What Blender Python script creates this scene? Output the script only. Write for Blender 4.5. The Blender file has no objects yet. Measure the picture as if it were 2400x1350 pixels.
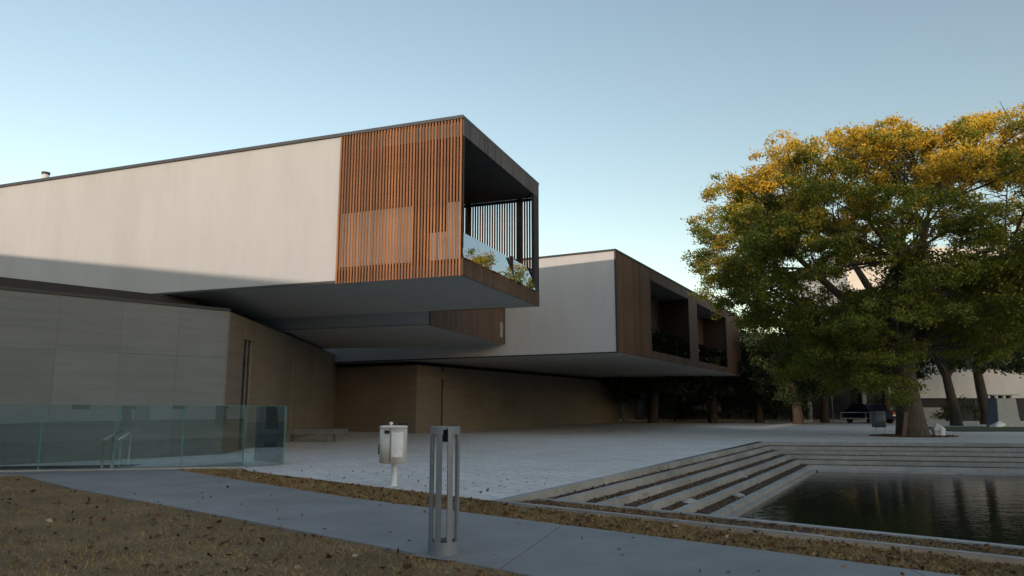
import bpy, bmesh, math, random
import numpy as np
from mathutils import Vector, Matrix

R = math.radians
random.seed(7)
sc = bpy.context.scene
COL = sc.collection

# ------------------------------------------------------------------ camera
cd = bpy.data.cameras.new('camera')
cd.sensor_width = 36.0
cd.lens = 25.5
cd.clip_start = 0.1
cd.clip_end = 3000.0
cam = bpy.data.objects.new('camera', cd)
COL.objects.link(cam)
cam.location = (0.0, 0.0, 1.3)
cam.rotation_euler = (R(90.0 + 9.22), 0.0, 0.0)
sc.camera = cam

# ------------------------------------------------------------------ sky, sun, exposure
SUN_EL = 7.5
SUN_AZ = 30.0          # the sun stands behind the camera, this far round to the left
world = bpy.data.worlds.new('World')
sc.world = world
world.use_nodes = True
wn = world.node_tree.nodes
wl = world.node_tree.links
bg = wn['Background']
sky = wn.new('ShaderNodeTexSky')
sky.sky_type = 'NISHITA'
sky.sun_disc = False
sky.sun_elevation = R(SUN_EL)
sky.sun_rotation = R(180.0 - SUN_AZ)
sky.altitude = 0.0
sky.air_density = 1.0
sky.dust_density = 0.5
sky.ozone_density = 0.3
wl.new(sky.outputs['Color'], bg.inputs['Color'])
bg.inputs['Strength'].default_value = 0.15

sd = bpy.data.lights.new('sun', 'SUN')
sd.energy = 1.5
sd.angle = R(0.35)
sd.color = (1.0, 0.77, 0.58)
sun = bpy.data.objects.new('sun', sd)
COL.objects.link(sun)
sdir = Vector((math.sin(R(SUN_AZ)) * math.cos(R(SUN_EL)), math.cos(R(SUN_AZ)) * math.cos(R(SUN_EL)), -math.sin(R(SUN_EL))))
sun.rotation_euler = sdir.to_track_quat('-Z', 'Y').to_euler()
sun.location = (-20, -30, 30)

sc.view_settings.view_transform = 'Standard'
sc.view_settings.look = 'None'
sc.view_settings.gamma = 1.0
sc.view_settings.use_curve_mapping = False
sc.view_settings.exposure = 0.86
sc.render.engine = 'CYCLES'
sc.cycles.use_denoising = True
sc.cycles.max_bounces = 8
sc.cycles.transparent_max_bounces = 16
sc.cycles.caustics_reflective = False
sc.cycles.caustics_refractive = False


# ------------------------------------------------------------------ materials
def new_mat(name):
    m = bpy.data.materials.new(name)
    m.use_nodes = True
    nt = m.node_tree
    return m, nt, nt.nodes['Principled BSDF']


def N(nt, kind, **kw):
    n = nt.nodes.new(kind)
    for k, v in kw.items():
        if k in n.inputs:
            n.inputs[k].default_value = v
        else:
            setattr(n, k, v)
    return n


def coords(nt, scale=(1, 1, 1), rot=(0, 0, 0), space='Object'):
    t = N(nt, 'ShaderNodeTexCoord')
    mp = N(nt, 'ShaderNodeMapping')
    mp.inputs['Scale'].default_value = scale
    mp.inputs['Rotation'].default_value = rot
    nt.links.new(t.outputs[space], mp.inputs['Vector'])
    return mp.outputs['Vector']


def world_coords(nt, scale=(1, 1, 1), rot=(0, 0, 0)):
    t = N(nt, 'ShaderNodeNewGeometry')
    mp = N(nt, 'ShaderNodeMapping')
    mp.inputs['Scale'].default_value = scale
    mp.inputs['Rotation'].default_value = rot
    nt.links.new(t.outputs['Position'], mp.inputs['Vector'])
    return mp.outputs['Vector']


def noise(nt, vec, scale, detail=5.0, rough=0.6):
    n = N(nt, 'ShaderNodeTexNoise', Scale=scale, Detail=detail, Roughness=rough)
    nt.links.new(vec, n.inputs['Vector'])
    return n.outputs['Fac']


def ramp(nt, fac, stops):
    r = N(nt, 'ShaderNodeValToRGB')
    els = r.color_ramp.elements
    while len(els) < len(stops):
        els.new(0.5)
    for e, (p, c) in zip(els, stops):
        e.position = p
        e.color = (c[0], c[1], c[2], 1.0) if hasattr(c, '__len__') else (c, c, c, 1.0)
    nt.links.new(fac, r.inputs['Fac'])
    return r.outputs['Color']


def mix(nt, a, b, fac, mode='MIX'):
    m = N(nt, 'ShaderNodeMix', data_type='RGBA', blend_type=mode)
    for sock, val in ((m.inputs[0], fac), (m.inputs[6], a), (m.inputs[7], b)):
        if hasattr(val, 'is_linked'):
            nt.links.new(val, sock)
        elif hasattr(val, '__len__'):
            sock.default_value = (val[0], val[1], val[2], 1.0)
        else:
            sock.default_value = val
    return m.outputs[2]


def bump(nt, bsdf, height, strength=0.3, dist=0.02):
    b = N(nt, 'ShaderNodeBump', Strength=strength, Distance=dist)
    nt.links.new(height, b.inputs['Height'])
    nt.links.new(b.outputs['Normal'], bsdf.inputs['Normal'])
    return b


def objrand(nt):
    return N(nt, 'ShaderNodeObjectInfo').outputs['Random']


def mat_plaster(name, base, dark, rough=0.9):
    m, nt, b = new_mat(name)
    v = world_coords(nt, (1.0, 1.0, 0.22))
    v2 = world_coords(nt)
    c = ramp(nt, noise(nt, v, 1.3, 6.0, 0.62), [(0.32, dark), (0.66, base)])
    c = mix(nt, c, ramp(nt, noise(nt, v2, 0.35, 4.0), [(0.3, 0.92), (0.7, 1.0)]), 1.0, 'MULTIPLY')
    c = mix(nt, c, ramp(nt, noise(nt, world_coords(nt, (1.0, 1.0, 0.12), (0.12, 0.1, 0)), 5.5, 5.0, 0.7), [(0.3, 0.965), (0.55, 1.0)]), 1.0, 'MULTIPLY')
    nt.links.new(c, b.inputs['Base Color'])
    b.inputs['Roughness'].default_value = rough
    bump(nt, b, noise(nt, v2, 55.0, 3.0), 0.12, 0.01)
    return m


def mat_plain(name, col, rough=0.6, metal=0.0, var=0.12, scale=8.0, bumps=0.05):
    m, nt, b = new_mat(name)
    v = coords(nt)
    lo = tuple(c * (1 - var) for c in col)
    hi = tuple(min(1, c * (1 + var)) for c in col)
    nt.links.new(ramp(nt, noise(nt, v, scale), [(0.3, lo), (0.7, hi)]), b.inputs['Base Color'])
    b.inputs['Roughness'].default_value = rough
    b.inputs['Metallic'].default_value = metal
    bump(nt, b, noise(nt, v, scale * 9), bumps, 0.01)
    return m


def mat_wood(name, lo, hi, spread=0.35, rough=0.6):
    m, nt, b = new_mat(name)
    v = coords(nt, (14.0, 14.0, 0.7))
    g = noise(nt, v, 2.2, 6.0, 0.65)
    c = ramp(nt, g, [(0.3, lo), (0.7, hi)])
    r = ramp(nt, objrand(nt), [(0.0, 1.0 - spread), (0.5, 1.0), (1.0, 1.0 + spread * 0.6)])
    c = mix(nt, c, r, 1.0, 'MULTIPLY')
    w = ramp(nt, noise(nt, world_coords(nt, (1, 1, 0.5)), 0.9, 4.0), [(0.3, 0.72), (0.65, 1.0)])
    c = mix(nt, c, w, 1.0, 'MULTIPLY')
    nt.links.new(c, b.inputs['Base Color'])
    b.inputs['Roughness'].default_value = rough
    bump(nt, b, g, 0.2, 0.004)
    return m


def mat_travertine(name, lo, hi):
    m, nt, b = new_mat(name)
    v = world_coords(nt, (0.35, 0.35, 5.0))
    g = noise(nt, v, 1.6, 8.0, 0.66)
    c = ramp(nt, g, [(0.28, lo), (0.5, [(x + y) / 2 * 1.03 for x, y in zip(lo, hi)]), (0.72, hi)])
    c = mix(nt, c, ramp(nt, objrand(nt), [(0.0, 0.88), (1.0, 1.06)]), 1.0, 'MULTIPLY')
    c = mix(nt, c, ramp(nt, noise(nt, world_coords(nt), 0.5, 4.0), [(0.3, 0.86), (0.7, 1.0)]), 1.0, 'MULTIPLY')
    pits = ramp(nt, noise(nt, world_coords(nt, (2.2, 2.2, 22.0)), 2.6, 4.0), [(0.30, 0.72), (0.36, 1.0)])
    c = mix(nt, c, pits, 0.6, 'MULTIPLY')
    nt.links.new(c, b.inputs['Base Color'])
    b.inputs['Roughness'].default_value = 0.75
    bump(nt, b, mix(nt, g, pits, 0.5), 0.25, 0.01)
    return m


def mat_concrete(name, lo, hi, scale=1.2, rough=0.85, stain=0.75):
    m, nt, b = new_mat(name)
    v = world_coords(nt)
    c = ramp(nt, noise(nt, v, scale, 8.0, 0.65), [(0.3, lo), (0.7, hi)])
    c = mix(nt, c, ramp(nt, noise(nt, v, 0.4, 5.0, 0.6), [(0.35, stain), (0.62, 1.0)]), 1.0, 'MULTIPLY')
    c = mix(nt, c, ramp(nt, noise(nt, v, 120.0, 2.0), [(0.3, 0.85), (0.7, 1.06)]), 1.0, 'MULTIPLY')
    c = mix(nt, c, ramp(nt, objrand(nt), [(0.0, 0.93), (1.0, 1.04)]), 1.0, 'MULTIPLY')
    nt.links.new(c, b.inputs['Base Color'])
    b.inputs['Roughness'].default_value = rough
    b.inputs['Specular IOR Level'].default_value = 0.2
    bump(nt, b, noise(nt, v, 60.0, 4.0), 0.15, 0.01)
    return m


def mat_plaza():
    m, nt, b = new_mat('plaza_paving')
    v = world_coords(nt, (1, 1, 1), (0, 0, R(28)))
    wob = N(nt, 'ShaderNodeTexNoise', Scale=1.5, Detail=3.0)
    nt.links.new(v, wob.inputs['Vector'])
    vv = mix(nt, v, wob.outputs['Color'], 0.04)
    br = N(nt, 'ShaderNodeTexBrick', Scale=1.0)
    br.inputs['Brick Width'].default_value = 0.46
    br.inputs['Row Height'].default_value = 0.19
    br.inputs['Mortar Size'].default_value = 0.010
    br.inputs['Mortar Smooth'].default_value = 0.3
    br.inputs['Color1'].default_value = (0.70, 0.685, 0.68, 1)
    br.inputs['Color2'].default_value = (0.79, 0.775, 0.77, 1)
    br.inputs['Mortar'].default_value = (0.36, 0.35, 0.345, 1)
    br.offset = 0.37
    nt.links.new(vv, br.inputs['Vector'])
    c = mix(nt, br.outputs['Color'], ramp(nt, noise(nt, v, 0.55, 6.0, 0.65), [(0.3, 0.88), (0.65, 1.04)]), 1.0, 'MULTIPLY')
    c = mix(nt, c, ramp(nt, noise(nt, v, 5.0, 6.0, 0.7), [(0.32, 0.86), (0.55, 1.02)]), 1.0, 'MULTIPLY')
    c = mix(nt, c, ramp(nt, noise(nt, v, 38.0, 3.0), [(0.28, 0.8), (0.45, 1.0)]), 1.0, 'MULTIPLY')
    nt.links.new(c, b.inputs['Base Color'])
    b.inputs['Roughness'].default_value = 0.8
    b.inputs['Specular IOR Level'].default_value = 0.15
    h = mix(nt, br.outputs['Fac'], noise(nt, v, 25.0, 4.0), 0.4)
    bp = bump(nt, b, h, 0.35, 0.012)
    bp.invert = True
    return m


def mat_soil(name, a, bb, cc):
    m, nt, b = new_mat(name)
    v = world_coords(nt)
    c = ramp(nt, noise(nt, v, 9.0, 8.0, 0.72), [(0.25, a), (0.5, bb), (0.75, cc)])
    c = mix(nt, c, ramp(nt, noise(nt, v, 1.1, 4.0), [(0.3, 0.62), (0.7, 1.12)]), 1.0, 'MULTIPLY')
    c = mix(nt, c, ramp(nt, noise(nt, v, 45.0, 4.0), [(0.3, 0.6), (0.6, 1.05)]), 1.0, 'MULTIPLY')
    nt.links.new(c, b.inputs['Base Color'])
    b.inputs['Roughness'].default_value = 0.95
    bump(nt, b, noise(nt, v, 30.0, 6.0), 0.7, 0.03)
    return m


def mat_islands(name, stops, rough=0.7, transl=0.0, tcol=None):
    """a colour for each loose leaf or blade"""
    m, nt, b = new_mat(name)
    g = N(nt, 'ShaderNodeNewGeometry')
    c = ramp(nt, g.outputs['Random Per Island'], stops)
    big = ramp(nt, noise(nt, world_coords(nt), 0.55, 3.0), [(0.3, 0.72), (0.7, 1.18)])
    c = mix(nt, c, big, 1.0, 'MULTIPLY')
    nt.links.new(c, b.inputs['Base Color'])
    b.inputs['Roughness'].default_value = rough
    b.inputs['Specular IOR Level'].default_value = 0.25
    if transl > 0:
        t = N(nt, 'ShaderNodeBsdfTranslucent')
        tc = mix(nt, c, tcol or (1.2, 1.3, 0.5), 1.0, 'MULTIPLY')
        nt.links.new(tc, t.inputs['Color'])
        ms = N(nt, 'ShaderNodeMixShader')
        ms.inputs[0].default_value = transl
        out = nt.nodes['Material Output']
        nt.links.new(b.outputs[0], ms.inputs[1])
        nt.links.new(t.outputs[0], ms.inputs[2])
        nt.links.new(ms.outputs[0], out.inputs['Surface'])
    return m


def mat_bark(name, lo, hi):
    m, nt, b = new_mat(name)
    v = coords(nt, (5.0, 5.0, 1.1))
    g = noise(nt, v, 2.4, 8.0, 0.7)
    nt.links.new(ramp(nt, g, [(0.3, lo), (0.7, hi)]), b.inputs['Base Color'])
    b.inputs['Roughness'].default_value = 0.95
    bump(nt, b, g, 0.9, 0.06)
    return m


def mat_glass(name, tint, reflect=1.45, boost=0.0, rough=0.0):
    """clear sheet glass: tinted see-through with fresnel mirror"""
    m = bpy.data.materials.new(name)
    m.use_nodes = True
    nt = m.node_tree
    nt.nodes.remove(nt.nodes['Principled BSDF'])
    out = nt.nodes['Material Output']
    tr = N(nt, 'ShaderNodeBsdfTransparent')
    tr.inputs['Color'].default_value = (*tint, 1)
    gl = N(nt, 'ShaderNodeBsdfGlossy')
    gl.inputs['Roughness'].default_value = rough
    gl.inputs['Color'].default_value = (0.93, 0.97, 0.97, 1)
    fr = N(nt, 'ShaderNodeFresnel', IOR=reflect)
    mth = N(nt, 'ShaderNodeMath', operation='ADD')
    mth.use_clamp = True
    mth.inputs[1].default_value = boost
    nt.links.new(fr.outputs[0], mth.inputs[0])
    ms = N(nt, 'ShaderNodeMixShader')
    nt.links.new(mth.outputs[0], ms.inputs[0])
    nt.links.new(tr.outputs[0], ms.inputs[1])
    nt.links.new(gl.outputs[0], ms.inputs[2])
    nt.links.new(ms.outputs[0], out.inputs['Surface'])
    return m


def mat_water():
    m, nt, b = new_mat('pond_water')
    v = world_coords(nt, (1.0, 1.9, 1.0), (0, 0, R(12)))
    b.inputs['Base Color'].default_value = (0.010, 0.014, 0.012, 1)
    b.inputs['Roughness'].default_value = 0.03
    b.inputs['IOR'].default_value = 1.33
    h = mix(nt, noise(nt, v, 5.0, 3.0, 0.55), noise(nt, v, 1.3, 2.0), 0.5)
    bump(nt, b, h, 0.16, 0.05)
    return m


M = {}
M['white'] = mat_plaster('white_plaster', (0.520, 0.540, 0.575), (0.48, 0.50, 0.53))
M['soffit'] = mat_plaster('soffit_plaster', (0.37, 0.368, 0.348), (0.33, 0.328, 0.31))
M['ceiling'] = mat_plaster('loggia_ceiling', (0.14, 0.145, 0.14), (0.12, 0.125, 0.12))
M['slat'] = mat_wood('slat_wood', (0.20, 0.077, 0.027), (0.37, 0.153, 0.052), 0.42)
M['board'] = mat_wood('board_wood', (0.075, 0.042, 0.028), (0.14, 0.080, 0.052), 0.32)
M['board_dark'] = mat_wood('weathered_board', (0.055, 0.052, 0.058), (0.105, 0.098, 0.105), 0.35)
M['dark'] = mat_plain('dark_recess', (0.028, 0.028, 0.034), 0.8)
M['backing'] = mat_plain('screen_backing', (0.055, 0.034, 0.026), 0.8)
M['coping'] = mat_plain('zinc_coping', (0.055, 0.062, 0.078), 0.6, 0.0)
M['coping_dark'] = mat_plain('dark_coping', (0.03, 0.033, 0.038), 0.6, 0.0)
M['stone'] = mat_travertine('travertine', (0.150, 0.168, 0.182), (0.195, 0.216, 0.232))  # bluish light from the open sky is put into this stone's tint
M['stone_warm_shade'] = mat_travertine('travertine_warm_shade', (0.20, 0.174, 0.146), (0.255, 0.224, 0.188))  # same stone; warm tint paints the tone of its shaded faces
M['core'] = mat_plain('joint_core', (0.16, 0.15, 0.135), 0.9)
M['concrete'] = mat_concrete('path_concrete', (0.265, 0.268, 0.275), (0.335, 0.338, 0.345), 1.4, 0.75, 0.82)
M['kerb'] = mat_concrete('kerb_stone', (0.34, 0.34, 0.34), (0.47, 0.468, 0.465), 3.0, 0.7, 0.74)
M['plaza'] = mat_plaza()
M['soil'] = mat_soil('dry_soil', (0.15, 0.098, 0.048), (0.23, 0.156, 0.080), (0.30, 0.212, 0.118))
M['bed'] = mat_soil('bed_soil', (0.042, 0.028, 0.018), (0.085, 0.058, 0.036), (0.135, 0.095, 0.06))
M['turf'] = mat_islands('dry_grass_blades', [(0.0, (0.21, 0.135, 0.062)), (0.4, (0.32, 0.220, 0.108)), (0.7, (0.40, 0.28, 0.145)), (0.88, (0.24, 0.195, 0.075)), (1.0, (0.50, 0.38, 0.22))], 0.9)
M['litter'] = mat_islands('leaf_litter', [(0.0, (0.055, 0.028, 0.016)), (0.35, (0.12, 0.058, 0.028)), (0.7, (0.20, 0.105, 0.05)), (0.92, (0.29, 0.19, 0.10)), (1.0, (0.42, 0.36, 0.27))], 0.85)
M['leaf'] = mat_islands('tree_leaves', [(0.0, (0.075, 0.120, 0.024)), (0.3, (0.125, 0.175, 0.030)), (0.62, (0.20, 0.225, 0.036)), (0.88, (0.31, 0.275, 0.042)), (1.0, (0.38, 0.25, 0.045))], 0.6, 0.22)
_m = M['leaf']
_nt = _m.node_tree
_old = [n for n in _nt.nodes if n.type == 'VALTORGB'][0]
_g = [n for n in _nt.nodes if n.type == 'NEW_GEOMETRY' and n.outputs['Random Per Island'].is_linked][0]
# leaves turned gold in patches; more with height, painting sunlight on the upper crown
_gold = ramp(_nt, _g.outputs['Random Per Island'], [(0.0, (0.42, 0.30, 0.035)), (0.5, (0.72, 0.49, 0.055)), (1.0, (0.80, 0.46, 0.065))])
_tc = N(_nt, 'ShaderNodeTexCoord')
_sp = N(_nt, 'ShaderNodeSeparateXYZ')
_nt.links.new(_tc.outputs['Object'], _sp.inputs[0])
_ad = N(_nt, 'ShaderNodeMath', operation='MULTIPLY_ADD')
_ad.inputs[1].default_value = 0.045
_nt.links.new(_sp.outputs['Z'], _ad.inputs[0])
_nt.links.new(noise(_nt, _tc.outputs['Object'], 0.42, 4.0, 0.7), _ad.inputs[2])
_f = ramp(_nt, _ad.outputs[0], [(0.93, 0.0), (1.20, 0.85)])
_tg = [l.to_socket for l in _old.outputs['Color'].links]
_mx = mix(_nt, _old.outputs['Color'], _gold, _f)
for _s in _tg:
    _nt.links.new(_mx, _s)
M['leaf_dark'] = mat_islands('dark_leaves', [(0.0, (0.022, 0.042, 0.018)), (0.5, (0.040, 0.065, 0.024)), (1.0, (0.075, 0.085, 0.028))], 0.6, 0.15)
M['bark'] = mat_bark('bark', (0.060, 0.048, 0.038), (0.155, 0.130, 0.102))
M['bark_dark'] = mat_bark('dark_bark', (0.035, 0.027, 0.022), (0.085, 0.066, 0.052))
M['galv'] = mat_plain('galvanised_steel', (0.215, 0.245, 0.285), 0.5, 0.15, 0.10, 5.0, 0.04)
M['bin'] = mat_plain('brushed_bin_steel', (0.62, 0.585, 0.54), 0.42, 0.35, 0.06, 3.0, 0.02)
M['bin_white'] = mat_plain('white_enamel', (0.72, 0.73, 0.74), 0.4)
M['paper'] = mat_plain('paper', (0.80, 0.81, 0.86), 0.85, 0.0, 0.06, 12.0, 0.3)
M['steel'] = mat_plain('rail_steel', (0.70, 0.72, 0.74), 0.35, 0.3)
M['bench'] = mat_concrete('bench_concrete', (0.16, 0.165, 0.175), (0.22, 0.226, 0.236), 3.0)
M['glass'] = mat_glass('balustrade_glass', (0.84, 0.935, 0.94), 1.5, 0.13)
M['glass_loggia'] = mat_glass('loggia_glass', (0.55, 0.62, 0.66), 1.7, 0.52)
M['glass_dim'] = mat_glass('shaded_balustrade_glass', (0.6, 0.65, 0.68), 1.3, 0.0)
M['glass_edge'] = mat_plain('glass_edge', (0.10, 0.27, 0.25), 0.15)
M['pane'] = mat_plain('dark_window_pane', (0.030, 0.034, 0.038), 0.06, 0.0, 0.1, 3.0, 0.0)
M['pane_bright'] = mat_plain('screen_window_pane', (0.40, 0.40, 0.41), 0.25, 0.5, 0.15, 3.0, 0.0)
M['water'] = mat_water()
M['render_far'] = mat_plaster('far_white_render', (0.70, 0.68, 0.66), (0.60, 0.585, 0.57))
M['render_grey'] = mat_plaster('far_grey_render', (0.58, 0.565, 0.54), (0.50, 0.485, 0.465))
M['roof'] = mat_plain('roof_tile', (0.25, 0.12, 0.08), 0.8)
M['rock'] = mat_soil('rough_rock', (0.16, 0.125, 0.09), (0.24, 0.19, 0.14), (0.33, 0.27, 0.20))
M['hedge'] = mat_plain('low_hedge', (0.05, 0.07, 0.03), 0.9)
M['red'] = mat_plain('red_lamp', (0.55, 0.03, 0.02), 0.25)
M['carpaint'] = mat_plain('dark_car_paint', (0.02, 0.025, 0.06), 0.2, 0.3)
M['rubber'] = mat_plain('rubber', (0.02, 0.02, 0.02), 0.8)


# ------------------------------------------------------------------ builders
def tag(o, label=None, cat=None, group=None, kind=None):
    if label: o['label'] = label
    if cat: o['category'] = cat
    if group: o['group'] = group
    if kind: o['kind'] = kind
    return o


def link(o, parent=None):
    COL.objects.link(o)
    if parent is not None:
        o.parent = parent
    return o


def empty(name, loc, rz=0.0, **kw):
    o = bpy.data.objects.new(name, None)
    o.location = loc
    o.rotation_euler = (0, 0, rz)
    o.empty_display_size = 0.3
    link(o)
    return tag(o, **kw)


def mesh(name, verts, faces, mat, parent=None, smooth=False):
    me = bpy.data.meshes.new(name)
    me.from_pydata([tuple(v) for v in verts], [], faces)
    me.validate()
    me.update()
    if isinstance(mat, str):
        mat = M[mat]
    me.materials.append(mat)
    if smooth:
        me.polygons.foreach_set('use_smooth', [True] * len(me.polygons))
    return link(bpy.data.objects.new(name, me), parent)


def from_bm(name, bm, mat, parent=None, smooth=False):
    bmesh.ops.recalc_face_normals(bm, faces=bm.faces)
    me = bpy.data.meshes.new(name)
    bm.to_mesh(me)
    bm.free()
    me.materials.append(M[mat] if isinstance(mat, str) else mat)
    if smooth:
        me.polygons.foreach_set('use_smooth', [True] * len(me.polygons))
    return link(bpy.data.objects.new(name, me), parent)


BOXF = [(0, 3, 2, 1), (4, 5, 6, 7), (0, 1, 5, 4), (1, 2, 6, 5), (2, 3, 7, 6), (3, 0, 4, 7)]


def box(name, x0, x1, y0, y1, z0, z1, mat, parent=None, bevel=0.0):
    """a block about its own middle, so that copies and grain behave"""
    cx, cy, cz = (x0 + x1) / 2, (y0 + y1) / 2, (z0 + z1) / 2
    a, b, c = abs(x1 - x0) / 2, abs(y1 - y0) / 2, abs(z1 - z0) / 2
    vs = [(-a, -b, -c), (a, -b, -c), (a, b, -c), (-a, b, -c), (-a, -b, c), (a, -b, c), (a, b, c), (-a, b, c)]
    if bevel > 0:
        bm = bmesh.new()
        bv = [bm.verts.new(v) for v in vs]
        for f in BOXF:
            bm.faces.new([bv[i] for i in f])
        bmesh.ops.bevel(bm, geom=list(bm.edges), offset=bevel, segments=2, affect='EDGES', profile=0.5)
        o = from_bm(name, bm, mat, parent)
    else:
        o = mesh(name, vs, BOXF, mat, parent)
    o.location = (cx, cy, cz)
    return o


def copy_of(src, loc, parent=None, rz=None, scale=None):
    o = src.copy()
    link(o, parent)
    o.location = loc
    if rz is not None:
        o.rotation_euler = (0, 0, rz)
    if scale is not None:
        o.scale = scale
    for k in list(o.keys()):
        del o[k]
    return o


def prism(name, pts, z0, z1, mat, parent=None):
    n = len(pts)
    vs = [(p[0], p[1], z0) for p in pts] + [(p[0], p[1], z1) for p in pts]
    bm = bmesh.new()
    bv = [bm.verts.new(v) for v in vs]
    bm.faces.new(bv[:n][::-1])
    bm.faces.new(bv[n:])
    for i in range(n):
        j = (i + 1) % n
        bm.faces.new((bv[i], bv[j], bv[n + j], bv[n + i]))
    return from_bm(name, bm, mat, parent)


def slab_between(name, a, b, c, d, z0, z1, mat, parent=None):
    """a flat piece with four plan corners"""
    return prism(name, [a, b, c, d], z0, z1, mat, parent)


def lathe(name, prof, mat, parent=None, seg=32, smooth=True, close=False):
    vs, fs = [], []
    n = len(prof)
    for r_, z_ in prof:
        for k in range(seg):
            a = 2 * math.pi * k / seg
            vs.append((r_ * math.cos(a), r_ * math.sin(a), z_))
    for i in range(n - 1):
        for k in range(seg):
            k2 = (k + 1) % seg
            fs.append((i * seg + k, i * seg + k2, (i + 1) * seg + k2, (i + 1) * seg + k))
    if close:
        fs.append(tuple(range(seg))[::-1])
        fs.append(tuple((n - 1) * seg + k for k in range(seg)))
    return mesh(name, vs, fs, mat, parent, smooth)


def tube_arrays(path, radii, sides=8):
    path = [Vector(p) for p in path]
    vs, fs = [], []
    up = Vector((0, 0, 1))
    for i, p in enumerate(path):
        t = (path[min(i + 1, len(path) - 1)] - path[max(i - 1, 0)]).normalized()
        u = t.cross(up if abs(t.z) < 0.95 else Vector((1, 0, 0))).normalized()
        w = t.cross(u).normalized()
        for k in range(sides):
            a = 2 * math.pi * k / sides
            vs.append(p + (u * math.cos(a) + w * math.sin(a)) * radii[i])
    for i in range(len(path) - 1):
        for k in range(sides):
            k2 = (k + 1) % sides
            fs.append((i * sides + k, i * sides + k2, (i + 1) * sides + k2, (i + 1) * sides + k))
    fs.append(tuple(range(sides)))
    fs.append(tuple((len(path) - 1) * sides + k for k in range(sides))[::-1])
    return vs, fs


def tube(name, path, radii, mat, parent=None, sides=8, smooth=True):
    if not hasattr(radii, '__len__'):
        radii = [radii] * len(path)
    vs, fs = tube_arrays(path, radii, sides)
    return mesh(name, vs, fs, mat, parent, smooth)


def quads_mesh(name, V, mat, parent=None, per=4):
    """V: (n, per, 3) array of loose faces"""
    n = V.shape[0]
    me = bpy.data.meshes.new(name)
    me.vertices.add(n * per)
    me.vertices.foreach_set('co', V.reshape(-1).astype(np.float32))
    me.loops.add(n * per)
    me.loops.foreach_set('vertex_index', np.arange(n * per, dtype=np.int32))
    me.polygons.add(n)
    me.polygons.foreach_set('loop_start', np.arange(0, n * per, per, dtype=np.int32))
    me.polygons.foreach_set('loop_total', np.full(n, per, dtype=np.int32))
    me.update()
    me.validate()
    me.materials.append(M[mat])
    return link(bpy.data.objects.new(name, me), parent)


def leaf_quads(rng, C, length, width, flat=0.0):
    n = len(C)
    a = rng.normal(size=(n, 3))
    a[:, 2] *= (1 - flat)
    a /= np.linalg.norm(a, axis=1, keepdims=True) + 1e-9
    q = rng.normal(size=(n, 3))
    q[:, 2] *= (1 - flat)
    b = np.cross(a, q)
    if flat > 0:
        b = q - a * (q * a).sum(1, keepdims=True)
    b /= np.linalg.norm(b, axis=1, keepdims=True) + 1e-9
    L = length * rng.uniform(0.6, 1.25, (n, 1)) * 0.5
    W = width * rng.uniform(0.6, 1.25, (n, 1)) * 0.5
    nrm = np.cross(a, b) * L * 0.35
    return np.stack([C - a * L, C + b * W + nrm * 0.5, C + a * L, C - b * W + nrm * 0.5], axis=1)


def P2(o, d, s):
    return (o[0] + d[0] * s, o[1] + d[1] * s)


def inside(pts, poly):
    x, y = pts[:, 0], pts[:, 1]
    res = np.zeros(len(pts), bool)
    n = len(poly)
    for i in range(n):
        x1, y1 = poly[i]
        x2, y2 = poly[(i + 1) % n]
        c = ((y1 > y) != (y2 > y)) & (x < (x2 - x1) * (y - y1) / (y2 - y1 + 1e-12) + x1)
        res ^= c
    return res


# ================================================================== GROUND
N0, C0, R0 = (-0.24, 10.36), (9.02, 27.21), (32.0, 24.1)
POOL = [N0, C0, R0, (32.0, 4.0), (12.0, -0.72)]
G_A, G_D = (-5.74, 15.85), (-0.9756, -0.2195)          # glass line at the stair
G_N = (-0.2195, 0.9756)


def gp(t, n):
    return (G_A[0] + G_D[0] * t + G_N[0] * n, G_A[1] + G_D[1] * t + G_N[1] * n)


WELL = [gp(2.35, 0.14), gp(2.35, 1.44), gp(6.6, 1.44), gp(6.6, 0.14)]


def sheet(name, outer, holes, z, mat):
    bm = bmesh.new()
    edges = []
    for loop in [outer] + holes:
        vs = [bm.verts.new((p[0], p[1], z)) for p in loop]
        for i in range(len(vs)):
            edges.append(bm.edges.new((vs[i], vs[(i + 1) % len(vs)])))
    bmesh.ops.triangle_fill(bm, use_beauty=True, edges=edges)
    for f in bm.faces:
        f.normal_update()
        if f.normal.z < 0:
            f.normal_flip()
    me = bpy.data.meshes.new(name)
    bm.to_mesh(me)
    bm.free()
    me.materials.append(M[mat])
    return link(bpy.data.objects.new(name, me))


ground = sheet('ground', [(-1200, -1200), (1200, -1200), (1200, 1200), (-1200, 1200)], [POOL, WELL], -0.06, 'soil')
tag(ground, kind='structure')

PLAZA = [gp(0.0, -0.12), (-5.25, 14.95), N0, C0, R0, (70, 24.1), (70, 64), (-40, 64), (-40, 22), (-13.6, 17.2), gp(6.6, 1.44), gp(2.35, 1.44), gp(2.35, 0.14), gp(2.35, -0.12)]
plaza = sheet('plaza', PLAZA, [], 0.0, 'plaza')
tag(plaza, kind='structure')

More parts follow.
